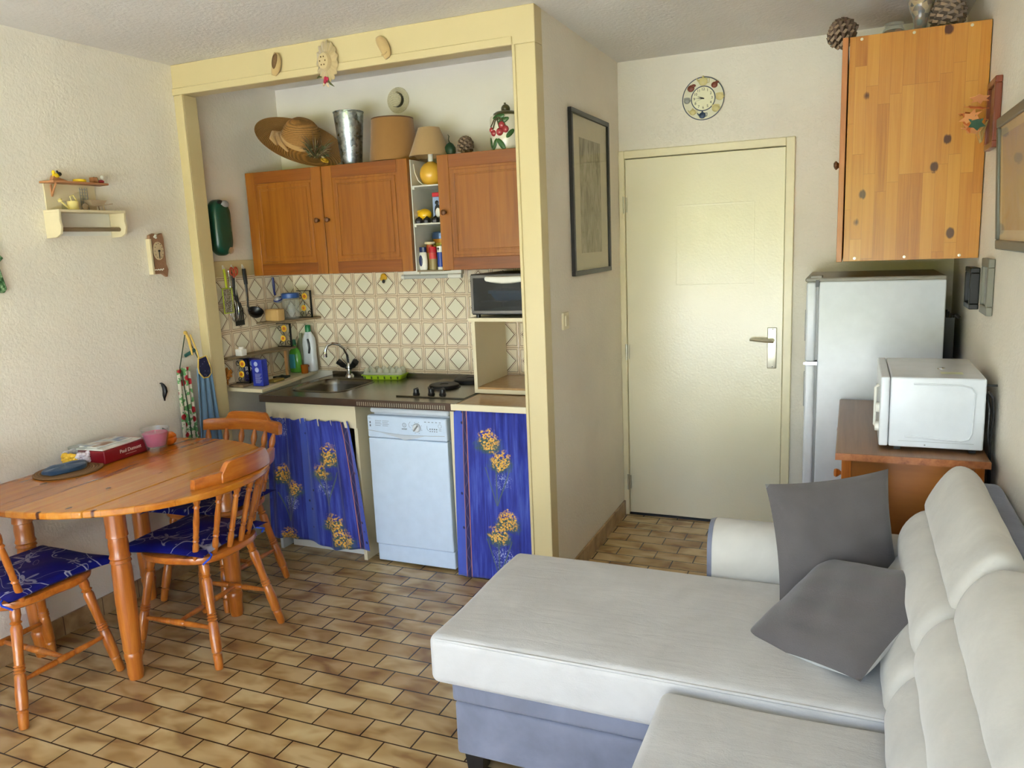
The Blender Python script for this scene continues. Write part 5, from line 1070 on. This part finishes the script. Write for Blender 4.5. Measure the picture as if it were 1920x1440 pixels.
b = B(); b.tube([(.012, -.125, 1.205), (.016, -.19, 1.03)], .0025, 6); b.tube([(.03, -.19, 1.035), (.034, -.18, .84), (.034, -.175, .645)], .003, 6); b.tube([(.012, -.115, 1.205), (.02, -.065, 1.08)], .0025, 6); obj('cord', b, plain('dark_green_cord', (46, 66, 40), .8), tw, True)
bt_ = thing('blue_hand_towel', 'faded blue hand towel with navy yoke and yellow binding hanging by the kitchen post', 'towel', (.05, -.06, .62))
b = B(); b.grid(40, 24, hang(-.150, -.000, .040, .050, 1.035, .63, 3, .012, .45, 1)); obj('cloth', b, cloth('faded_denim_blue', (104, 134, 160), sc_=200, var=.08), bt_, True, smooth=180, thick=.003)
M_ = T(.068, -.080, 1.035) @ RIGHTF
yo = [(-.032, .045), (.018, .052), (.040, -.010), (.038, -.036), (.018, -.052), (-.012, -.050), (-.036, -.022), (-.038, .0)]
b = B(); b.poly(yo, .006, M_); g = G('navy_floral'); q = g.vor(g.coord(), 60).below(.2, .05); g.col(g.mix(q, (26, 28, 66), (96, 96, 130))).set(.8); obj('yoke', b, g.m, bt_, True)
b = B(); b.tube([(p[0]*1.06, p[1]*1.06, .004) for p in yo], .004, 6, M_, True); b.tube([(-.030, .05, .004), (-.03, .08, 0), (-.035, .17, -.03)], .004, 6, M_); obj('binding', b, plain('yellow_binding', (214, 180, 90), .8), bt_, True)
b = B(); b.ball(.012, -.12, 1.215, .010, seg=10); b.tube([(.012, -.118, 1.215), (.022, -.112, 1.18), (.03, -.108, 1.10)], [.006, .008, .004], 8); solo('yellow_ribbon_hook', b, bpy.data.materials['yellow_binding'], 'yellow ribbon loop on the hook above the hanging towels', 'hook')
b = B(); b.rbox(.010, -.145, 1.105, .020, -.070, 1.122, .004, 2, 2, m=T(0, -.10, 1.113) @ RX(.30) @ T(0, .10, -1.113)); solo('teal_peg_bar', b, plain('teal_green', (50, 104, 96), .6), 'teal bar between the hanging cords above the towels', 'ornament')

# ------------------------------------------------------------ things on the table
TT = TZ+.0005
b = B(); b.lathe([(.001, .0), (.128, .0), (.131, .004), (.128, .007), (.001, .006)], T(.155, -.955, TT), 48, True, .95, 1.02); solo('straw_placemat', b, m_strawmat, 'round woven straw mat on the dining table near the wall', 'placemat')
bpy.data.objects['straw_placemat'].location.z = TT
def ovm(o): return o
b = B(); R = []
for i in range(7):
    t = i/6; s = (.95, 1.0, 1.0, .98, .9, .6, .05)[i]; z = (0, .003, .010, .015, .018, .020, .021)[i]
    R.append([(.15+s*.062*math.cos(a)*(1+.10*math.sin(3*a)), -.965+s*.092*math.sin(a)*(1+.06*math.sin(5*a)), TT+.0085+z+.003*math.sin(a*4)*(1 if i > 2 else 0)) for a in [2*PI*k/48 for k in range(48)]])
b.rings(R); solo('crochet_mat', b, cloth('denim_blue_crochet', (44, 70, 98), sc_=140, var=.2), 'dark blue crocheted mat lying on the straw placemat', 'mat')
gv = thing('flower_tealight_holder', 'clear glass tealight holder ringed with white and yellow fabric flowers', 'candle holder', (.085, -.845, TT))
GX, GY = .088, -.850
b = B(); b.lathe([(.026, 0), (.028, .004), (.040, .075), (.038, .075), (.026, .008), (.001, .007)], T(GX, GY, TT), 28, False); obj('glass', b, m_glass, gv, True)
random.seed(3)
for k in range(9):
    a = 2*PI*k/9+.2; cx, cy = GX+.050*math.cos(a), GY+.054*math.sin(a); b = B(); n_ = 7
    for j in range(n_):
        d = Vector((math.cos(a), math.sin(a), 0)); s_ = Vector((-math.sin(a), math.cos(a), 0)); t = 2*PI*j/n_; off = (s_*math.cos(t)+Vector((0, 0, 1))*math.sin(t))*.016
        b.ball(cx+off.x, cy+off.y, TT+.032+off.z, .014, 1, 1, .8, 8)
    b.ball(cx+.006*math.cos(a), cy+.006*math.sin(a), TT+.03, .006, seg=8)
    colr = 'petal_yellow' if k in (1, 2, 7, 8) and k % 2 or k in (6,) else 'petal_white'
    if colr not in bpy.data.materials: plain(colr, (240, 190, 60) if 'yellow' in colr else (226, 216, 224), .7)
    obj('flower', b, bpy.data.materials[colr], gv, True)
bx = thing('tin_box', 'dark red rectangular biscuit box with white script lettering on the table', 'box', (.14, -.72, TT), 0)
a_ = .06; BM = T(.145, -.72, TT) @ RZ(a_)
b = B(); b.rbox(-.075, -.125, 0, .075, .125, .058, .006, 3, 1, m=BM); obj('box', b, plain('dark_red_tin', (128, 16, 28), .3), bx, True)
b = B(); b.text('Paul Dumont', .022, BM @ T(.0755, .015, .034) @ RIGHTF @ Matrix.Shear('XZ', 4, (0, 0)), .0004, bold=.0002); b.box(.0752, -.015, .0165, .0758, .045, .0178, BM); obj('lettering', b, plain('cream_ink', (226, 206, 196), .5), bx, True)
def mag(nm, lab, x0, y0, x1, y1, z, h, rot, top):
    o = thing(nm, lab, 'magazine', (.14, -.72, z), 0, 'magazines on the red box'); M1 = BM @ T(0, 0, z-TT) @ RZ(rot)
    b = B(); b.box(x0, y0, 0, x1, y1, h, M1); obj('pages', b, m_white2, o, True, bev=.001)
    b = B(); b.box(x0+.001, y0+.001, h, x1-.001, y1-.001, h+.0008, M1); obj('cover', b, top, o, True)
def covermat(nm, st):
    g = G(nm); n = g.noise(g.coord(), 9, 2); g.col(g.ramp(n, st)).set(.25); return g.m
mag('magazine', 'open pale magazine lying directly on the red box', -.080, -.125, .066, .09, TT+.0585, .005, .02, covermat('cover_pale', [(.3, (196, 196, 190)), (.6, (224, 224, 218))]))
mag('magazine', 'glossy magazine with blue and brown cover, on top of the red box', -.075, -.11, .030, .07, TT+.0648, .005, -.05, covermat('cover_photo', [(.35, (70, 100, 150)), (.5, (200, 200, 196)), (.65, (150, 110, 90))]))
ca = thing('glass_candle', 'pink candle in a thick tapered clear glass on the dining table', 'candle', (.245, -.585, TT))
b = B(); b.lathe([(.040, 0), (.042, .003), (.062, .098), (.0625, .100), (.059, .100), (.040, .016), (.001, .014)], T(.245, -.585, TT), 36, False); obj('glass', b, m_glass, ca, True)
b = B(); b.lathe([(.030, .021), (.0385, .0215), (.0530, .080), (.050, .082), (.001, .080)], T(.245, -.585, TT), 32); obj('wax', b, plain('magenta_wax', (206, 46, 116), .45, Subsurface_Weight=.0), ca, True)
b = B(); b.tube([(.245, -.585, TT+.079), (.246, -.584, TT+.090)], .0012, 5); obj('wick', b, m_white2, ca, True)
pk = thing('pumpkin_pot', 'small shiny orange ceramic pumpkin pot with lid beside the pink candle', 'pot', (.20, -.495, TT))
mo = plain('orange_glaze', (222, 112, 28), .18)
def lobed(prof, M0, n=9, amp=.05):
    b = B(); N = 54; b.rings([[(r*(1+amp*math.cos(n*a))*math.cos(a), r*(1+amp*math.cos(n*a))*math.sin(a), z) for a in [2*PI*i/N for i in range(N)]] for r, z in prof], m=M0); return b
PK = T(.21, -.49, TT)
obj('bowl', lobed([(.022, 0), (.034, .008), (.0395, .022), (.038, .034)], PK), mo, pk, True, smooth=180)
obj('lid', lobed([(.0385, .0352), (.0375, .044), (.028, .054), (.012, .058), (.001, .056)], PK), mo, pk, True, smooth=180)
b = B(); b.tube([(.21, -.49, TT+.055), (.208, -.491, TT+.066), (.202, -.495, TT+.074), (.196, -.498, TT+.076)], [.006, .004, .0035, .004], 8); b.poly([(0, 0), (.014, .004), (.010, -.008)], .003, T(.235, -.525, TT+.032) @ RZ(-.8) @ FRONT); obj('stem', b, plain('dark_brown_stem', (58, 36, 24), .5), pk, True)

# ------------------------------------------------------------ corridor
fr = thing('framed_print', 'tall black framed pale botanical print on the partition wall', 'picture', (XP+.01, .68, 1.43))
M_ = T(XP+.001, 0, 0) @ RIGHTF
b = B(); b.frame(.365, 1.428, .965, 2.176, .022, .018, M_); obj('frame', b, plain('black_frame', (26, 24, 26), .35), fr, True, bev=.002)
b = B(); b.box(.385, 1.448, .001, .945, 2.156, .006, M_); obj('mount', b, plain('ivory_mount', (216, 206, 168), .7), fr, True)
g = G('faded_print'); n = g.noise(g.coord(scale=(1, 12, 4)), 2, 6, .7, 1.2); g.col(g.ramp(n, [(.35, (110, 106, 70)), (.5, (168, 158, 118)), (.65, (196, 184, 150))])).set(.8)
b = B(); b.box(.50, 1.53, .006, .83, 2.06, .0066, M_); obj('print', b, g.m, fr, True)
b = B(); b.box(.385, 1.448, .009, .945, 2.156, .011, M_); obj('glass', b, m_pane, fr, True)
sw = thing('light_switch', 'cream light switch on the partition wall', 'switch', (XP+.005, .245, 1.20))
b = B(); b.rbox(XP+.0, .205, 1.197, XP+.010, .285, 1.275, .004, 2, 1); obj('plate', b, m_cream2, sw, True)
b = B(); b.rbox(XP+.008, .225, 1.212, XP+.016, .265, 1.260, .003, 2, 1); obj('rocker', b, m_cream2, sw, True)
ck = thing('kitchen_clock', 'round ceramic wall clock with raised teapots and cups around the dial', 'clock', (2.362, YD-.01, 2.28), 0)
CK = T(2.362, YD-.001, 2.282) @ FRONT
b = B(); b.lathe([(.100, 0), (.106, .004), (.106, .012), (.001, .012)], CK, 48); obj('plate', b, plain('white_ceramic', (226, 222, 196), .2), ck, True)
b = B(); b.lathe([(.057, .012), (.057, .0145), (.001, .0145)], CK, 40); obj('dial', b, plain('pale_dial', (234, 230, 196), .4), ck, True)
b = B()
for r_ in (.060, .105): b.tube([(r_*math.cos(a), r_*math.sin(a), .013) for a in [2*PI*i/48 for i in range(48)]], .0022, 6, CK, True)
obj('blue_rim', b, plain('slate_blue', (62, 72, 98), .3), ck, True)
b = B()
for k in range(1, 13):
    a = PI/2-2*PI*k/12; b.text(str(k), .0185, CK @ T(.045*math.cos(a), .045*math.sin(a), .0148), .0003)
obj('numerals', b, m_black, ck, True)
def hand(ang, L_, w_): return [(math.cos(ang+PI/2)*w_, math.sin(ang+PI/2)*w_), (math.cos(ang)*L_, math.sin(ang)*L_), (math.cos(ang-PI/2)*w_, math.sin(ang-PI/2)*w_), (-math.cos(ang)*.008, -math.sin(ang)*.008)]
for nm, an, L_, w_ in (('hour_hand', PI/2-2*PI*(9.75/12), .032, .0038), ('minute_hand', PI/2-2*PI*(45.5/60), .042, .0022), ('second_hand', PI/2-2*PI*(42/60), .042, .0008)):
    b = B(); b.poly(hand(an, L_, w_), .001, CK @ T(0, 0, .0155)); obj(nm, b, m_black, ck, True)
mt = plain('teapot_cream', (214, 200, 140), .25); mbn = plain('cake_brown', (122, 58, 36), .4); mbl = plain('jar_blue', (44, 66, 96), .3)
def teap(ang, s, nm, mm, kind=0):
    M0 = CK @ T(.083*math.cos(ang), .083*math.sin(ang), .012); b = B()
    b.ball(0, 0, 0, .017*s, 1.1, 1, .45, 14, M0)
    if kind == 0: b.tube([(-.014*s, 0, .003), (-.022*s, .006*s, .003), (-.026*s, .014*s, .003)], [.004*s, .003*s, .002*s], 6, M0); b.tube([(.014*s, .010*s, .003), (.026*s, .010*s, .003), (.024*s, -.006*s, .003), (.014*s, -.008*s, .003)], .0018, 6, M0); b.ball(0, .018*s, .002, .005*s, seg=8, m=M0)
    if kind == 1: b.lathe([(.017*s, -.001), (.017*s, .002), (.001, .002)], M0 @ T(0, .012*s, .003), 16, True, 1.1, .35); b.tube([(.014*s, .006*s, .003), (.024*s, .004*s, .003), (.016*s, -.008*s, .003)], .0018, 6, M0)
    if kind == 2: b.ball(.014*s, .012*s, .004, .010*s, 1.3, .8, .5, 10, M0)
    obj(nm, b, mm, ck, True)
teap(PI/2, 1.25, 'teapot', mt); teap(PI/2-.75, .9, 'sliced_cake', mbn, 2); teap(0.02, 1.1, 'milk_jug', mt, 1); teap(-.70, 1.1, 'tea_cup', mt, 1); teap(-PI/2-.05, .95, 'blue_jar', mbl, 0); teap(-PI/2-.7, .9, 'sugar_pot', mt, 0); teap(PI+.05, .9, 'cooking_pot', plain('pot_grey', (150, 150, 140), .3), 1); teap(PI-.72, 1.0, 'cupcakes', mbn, 2)
# pine wall cabinet
pc = thing('pine_wall_cabinet', 'tall pine stave wall cabinet high in the right corner with screws in its side', 'cabinet', (3.29, .8, 1.46))
b = bxs((3.058, .40, 1.46, 3.534, .418, 2.318)); sp_ = obj('side_panel', b, m_stave, pc, True, bev=.001)
b = bxs((3.058, .418, 1.46, 3.534, YD-.004, 1.478)); obj('bottom_board', b, m_stave, pc, True)
b = bxs((3.058, .418, 2.300, 3.534, YD-.004, 2.318)); obj('top_board', b, m_stave, pc, True)
b = bxs((3.520, .418, 1.478, 3.534, YD-.004, 2.300)); obj('back_board', b, m_stave, pc, True)
m_dpine = wood('orange_pine_door', [(.3, (158, 92, 44)), (.6, (186, 120, 66)), (.8, (196, 134, 80))], 2, 1, .35, False, .2)
for y0, y1, yk_ in ((.402, .803, .76), (.807, 1.204, .85)):
    b = bxs((3.032, y0, 1.458, 3.053, y1, 2.320)); dd_ = obj('door', b, m_dpine, pc, True, bev=.002)
    b = B(); b.lathe([(.007, 0), (.006, .006), (.010, .012), (.0155, .016), (.0155, .022), (.008, .028), (.001, .028)], T(3.032, yk_, 1.87) @ RY(-PI/2), 16); obj('knob', b, m_dkwood, dd_, True)
for x in (3.10, 3.28, 3.47):
    for z in (1.472, 2.306):
        b = B(); b.lathe([(.0055, 0), (.0055, .001), (.001, .0014)], T(x, .3998, z) @ RX(PI/2), 14); obj('screw', b, m_alu, sp_, True)
ZC = 2.319
cone('large dark pine cone overhanging the left end of the pine wall cabinet', (3.075, .56, ZC+.03), .065, .10, 75, (0, -1.15), m_cone)
cone('large grey-brown upright pine cone at the right on the pine wall cabinet', (3.40, .56, ZC+.003), .070, .135, 90, (0, .05), m_cone2)
cone('tiny dark pine cone between the big cone and the small jar', (3.155, .60, ZC+.003), .02, .028, 40, (0, .1), m_cone)
sj = thing('spice_keepsake_jar', 'small squat glass jar of dried bits on the pine wall cabinet', 'jar', (3.225, .55, ZC))
b = B(); b.lathe([(.036, 0), (.042, .006), (.044, .028), (.034, .045), (.031, .050), (.029, .050), (.041, .026), (.038, .006), (.001, .004)], T(3.215, .55, ZC+.001), 28, False); obj('glass', b, m_glass, sj, True)
b = B(); b.lathe([(.034, 0), (.039, .022), (.030, .030), (.001, .032)], T(3.215, .55, ZC+.006), 24); g = G('potpourri'); q = g.vor(g.coord(), 55, out='Color'); g.col(g.ramp(q, [(.2, (60, 50, 24)), (.45, (150, 86, 30)), (.6, (40, 74, 50)), (.85, (190, 150, 90))])).set(.7); m_pot = g.m; obj('dried_filling', b, m_pot, sj, True)
b = B(); b.lathe([(.033, .050), (.034, .052), (.034, .060), (.001, .061)], T(3.215, .55, ZC+.001), 28); obj('lid', b, m_glass, sj, True)
vz = thing('potpourri_vase', 'tall waisted glass vase filled with coloured potpourri on the pine wall cabinet', 'vase', (3.305, .55, ZC))
pr = [(.036, 0), (.040, .004), (.030, .02), (.025, .045), (.028, .07), (.042, .10), (.048, .125), (.045, .150), (.033, .170), (.030, .178), (.034, .186)]
b = B(); b.lathe(pr+[(r-.002, z) for r, z in pr[::-1]], T(3.308, .55, ZC+.001), 32, False); obj('glass', b, m_glass, vz, True)
b = B(); b.lathe([(.020, .022), (.022, .045), (.025, .07), (.039, .10), (.0455, .125), (.042, .150), (.03, .166), (.001, .168)], T(3.308, .55, ZC+.001), 28); obj('filling', b, m_pot, vz, True)
# fridge
fg = thing('fridge_freezer', 'tall white fridge freezer seen from its side beside the door', 'fridge', (3.18, .9, 0))
b = B(); b.rbox(2.962, .62, .02, 3.455, 1.175, 1.368, .006, 2, 1); obj('body', b, m_white, fg, True)
for nm, z0, z1 in (('freezer_door', 1.012, 1.366), ('fridge_door', .06, 1.000)):
    b = B(); b.rbox(2.910, .622, z0, 2.952, 1.172, z1, .010, 3, 2); fd = obj(nm, b, m_white, fg, True)
    b = bxs((2.952, .632, z0+.006, 2.961, 1.16, z1-.006)); obj('door_seal', b, m_grey, fd, True)
b = B(); b.rbox(2.905, .622, 1.366, 3.455, 1.172, 1.385, .008, 2, 2); b.rbox(2.925, .625, 1.380, 2.975, .70, 1.394, .005, 2, 1); obj('top_cover', b, plain('grey_top_cover', (150, 146, 134), .45), fg, True)
b = B(); b.box(2.915, .612, .999, 2.962, .625, 1.013); b.box(2.905, .615, 1.0, 2.925, .64, 1.01); obj('middle_hinge', b, m_chrome, fg, True)
b = bxs((2.948, .612, 1.345, 2.962, .624, 1.375)); obj('top_hinge', b, m_black, fg, True)
b = bxs((3.458, .70, .12, 3.500, 1.12, 1.20)); obj('rear_grille', b, m_black, fg, True)
b = B()
for i in range(5): b.tube([(3.468+.008*i, .70, 1.20), (3.468+.008*i, .70, 1.235-.008*i)], .0035, 6)
b.rod((3.50, .69, 1.215), (3.515, .69, 1.20), .008, 8); obj('rear_pipes', b, m_blackm, fg, True)
b = B(); b.rbox(2.905, .66, 1.10, 2.912, .69, 1.24, .003, 1, 1); b.rbox(2.905, .66, .80, 2.912, .69, .96, .003, 1, 1); obj('door_grips', b, m_grey, fg, True)
# chest of drawers
ch = thing('pine_chest', 'pine chest of drawers with thick reddish top between sofa and fridge', 'chest of drawers', (3.28, .13, 0))
b = B(); b.rbox(3.060, -.335, .828, 3.512, .595, .853, .006, 3, 1); obj('top', b, m_chesttop, ch, True)
b = bxs((3.060, -.3362, .829, 3.512, -.334, .852)); obj('top_edge', b, m_chestedge, ch, True)
for x0 in (3.080, 3.468):
    b = bxs((x0, -.318, .0, x0+.030, -.288, .828)); obj('corner_post', b, m_chair, ch, True, bev=.002)
b = bxs((3.108, -.311, .10, 3.470, -.295, .828)); obj('side_panel', b, m_chest, ch, True)
b = bxs((3.108, .56, .10, 3.470, .575, .828)); obj('side_panel', b, m_chest, ch, True)
b = bxs((3.47, -.295, .05, 3.49, .575, .828)); obj('back_panel', b, m_chest, ch, True)
b = bxs((3.080, .548, .0, 3.110, .578, .828)); obj('corner_post', b, m_chair, ch, True, bev=.002)
for z in (.66, .47, .28, .09):
    b = bxs((3.084, -.283, z, 3.102, .543, z+.155)); dq = obj('drawer', b, m_chair, ch, True, bev=.003)
    for y in (-.20, .46):
        b = B(); b.lathe([(.006, 0), (.006, .008), (.012, .014), (.0155, .021), (.012, .028), (.001, .030)], T(3.084, y, z+.085) @ RY(-PI/2), 16); obj('knob', b, m_chair, dq, True)
# microwave
mw = thing('microwave', 'white microwave oven seen from its side on the pine chest', 'microwave', (3.35, -.05, .854))
b = B(); b.rbox(3.222, -.262, .868, 3.497, .175, 1.103, .006, 3, 1); mwb = obj('body', b, m_white, mw, True)
b = B(); b.rbox(3.192, -.262, .868, 3.220, .175, 1.103, .006, 3, 1); obj('front', b, m_white, mw, True)
b = B(); b.tube([(3.29, -.2635, 1.082), (3.43, -.2635, 1.080), (3.455, -.2635, 1.072), (3.466, -.2635, 1.055), (3.463, -.2635, .925), (3.455, -.2635, .905), (3.435, -.2635, .897), (3.27, -.2635, .905)], .0035, 6); obj('pressed_outline', b, m_white, mwb, True)
b = B(); b.lathe([(.003, 0), (.002, .002), (.001, .002)], T(3.33, -.262, .878) @ RX(PI/2), 10); b.box(3.25, -.2625, .8885, 3.47, -.2615, .8895); obj('side_screw', b, m_grey, mwb, True)
b = B(); b.lathe([(.013, 0), (.012, .003), (.008, .004), (.001, .004)], T(3.385, -.07, 1.103), 20); obj('vent_cap', b, m_chrome, mwb, True)
b = bxs((3.375, -.18, 1.1032, 3.44, -.14, 1.1036)); obj('sticker', b, plain('pale_green_sticker', (196, 204, 168), .4), mwb, True)
for z in (.925, .99):
    b = B(); b.lathe([(.017, 0), (.016, .012), (.001, .014)], T(3.192, -.215, z) @ RY(-PI/2), 18); obj('dial', b, m_white2, mw, True)
b = B(); b.tube([(3.19, -.17, 1.06), (3.180, -.17, 1.05), (3.180, -.17, .92), (3.19, -.17, .91)], .005, 8); obj('door_handle', b, m_white2, mw, True)
b = bxs((3.24, -.24, .8538, 3.26, -.22, .868), (3.46, -.24, .8538, 3.48, -.22, .868), (3.24, .13, .8538, 3.26, .15, .868), (3.46, .13, .8538, 3.48, .15, .868)); obj('rubber_feet', b, m_black, mw, True)
b = bxs((3.497, -.20, .89, 3.506, .14, 1.06)); b.box(3.497, -.235, 1.075, 3.53, -.225, 1.081); obj('rear_vent', b, m_black, mw, True)
b = B(); b.tube([(3.503, -.24, 1.06), (3.518, -.245, 1.04), (3.522, -.245, .97), (3.518, -.24, .88), (3.522, -.24, .75), (3.524, -.24, .60)], .0045, 8); b.tube([(3.503, -.225, 1.05), (3.512, -.235, 1.0), (3.512, -.235, .92), (3.520, -.23, .86)], .004, 8); obj('power_cable', b, m_black, mw, True)
# frames on the right wall
bf = thing('large_framed_picture', 'grey-framed ochre and mauve landscape picture on the right wall', 'picture', (3.52, -.45, 1.50))
LM = T(3.534, 0, 1.50) @ Matrix.Rotation(-.045, 4, 'Y') @ T(0, 0, -1.50) @ LEFTF
b = B(); b.frame(.10, 1.505, .85, 1.912, .030, .018, LM); obj('frame', b, plain('grey_green_frame', (104, 104, 92), .4, .3), bf, True, bev=.004)
b = B(); b.box(.125, 1.53, .004, .825, 1.887, .008, LM); obj('mount', b, plain('beige_mount', (196, 180, 148), .7), bf, True)
g = G('landscape_print'); n = g.noise(g.coord(scale=(1, 3, 5)), 2.2, 5, .65, 1.0); x_, y_, z_ = g.xyz(); g.col(g.ramp(n*.6+(z_*-1+.22)*1.2, [(.1, (160, 146, 150)), (.35, (176, 152, 120)), (.6, (170, 130, 66)), (.85, (120, 92, 44))])).set(.6)
b = B(); b.box(.165, 1.565, .008, .785, 1.855, .009, LM); obj('print', b, g.m, bf, True)
b = B(); b.box(.125, 1.53, .012, .825, 1.887, .0135, LM); obj('glass', b, m_pane, bf, True)
def sframe(nm, lab, y0, y1, z0, z1, w_, d, mat, inner):
    o = thing(nm, lab, 'picture frame', (3.53, (y0+y1)/2, z0), 0, 'small frames on the right wall'); M1 = T(3.537, 0, 0) @ LEFTF
    b = B(); b.frame(-y1, z0, -y0, z1, w_, d, M1); obj('frame', b, mat, o, True, bev=.003)
    b = B(); b.box(-y1+w_*.8, z0+w_*.8, .001, -y0-w_*.8, z1-w_*.8, d*.5, M1); obj('picture', b, inner, o, True); return o
sframe('wall_picture', 'small black box frame on the right wall below the pine cabinet', .34, .50, 1.268, 1.425, .020, .032, m_black, plain('dark_inner', (60, 60, 62), .5))
sframe('wall_picture', 'small grey moulded frame on the right wall right of the black frame', .01, .17, 1.275, 1.468, .030, .020, plain('stone_grey_frame', (122, 120, 106), .5), m_grey)
ff = sframe('floral_picture', 'reddish wooden frame with orange dried leaf bouquet beside the pine cabinet', .10, .28, 1.842, 2.075, .022, .022, m_redwood, plain('inner_brown', (150, 110, 80), .7))
random.seed(11)
mats_l = [plain('autumn_orange', (206, 112, 52), .6), plain('autumn_peach', (222, 156, 100), .6), plain('leaf_teal', (50, 84, 66), .6), plain('raffia', (186, 156, 96), .8)]
for (dx, dy, dz, k, s_, r1, r2) in ((-.06, .17, 1.985, 0, .040, .5, .3), (-.075, .15, 1.955, 1, .038, -.6, .8), (-.05, .20, 1.95, 0, .036, 1.2, .2), (-.07, .19, 1.915, 1, .036, 2.2, .5), (-.06, .13, 1.93, 2, .030, .2, 1.2), (-.085, .18, 1.935, 0, .036, 1.8, 1.2), (-.05, .16, 2.01, 1, .034, -.2, -.4), (-.08, .20, 1.97, 0, .034, 2.8, .1)):
    b = B(); M1 = T(3.53+dx, dy, dz) @ RZ(r1) @ RX(r2)
    pts = [(0, -s_), (s_*.35, -s_*.6), (s_*.9, -s_*.5), (s_*.55, 0), (s_*.8, s_*.5), (s_*.25, s_*.35), (0, s_), (-s_*.25, s_*.35), (-s_*.8, s_*.5), (-s_*.55, 0), (-s_*.9, -s_*.5), (-s_*.35, -s_*.6)]
    b.poly(pts, .0015, M1); obj('leaf', b, mats_l[k], ff, True)
b = B()
for i in range(14): a = random.random(); b.tube([(3.51, .17, 1.94), (3.50-.02*a, .15+.05*random.random(), 1.90), (3.49, .13+.06*random.random(), 1.865)], .0015, 4)
b.mi = 0; obj('raffia_stems', b, mats_l[3], ff, True)
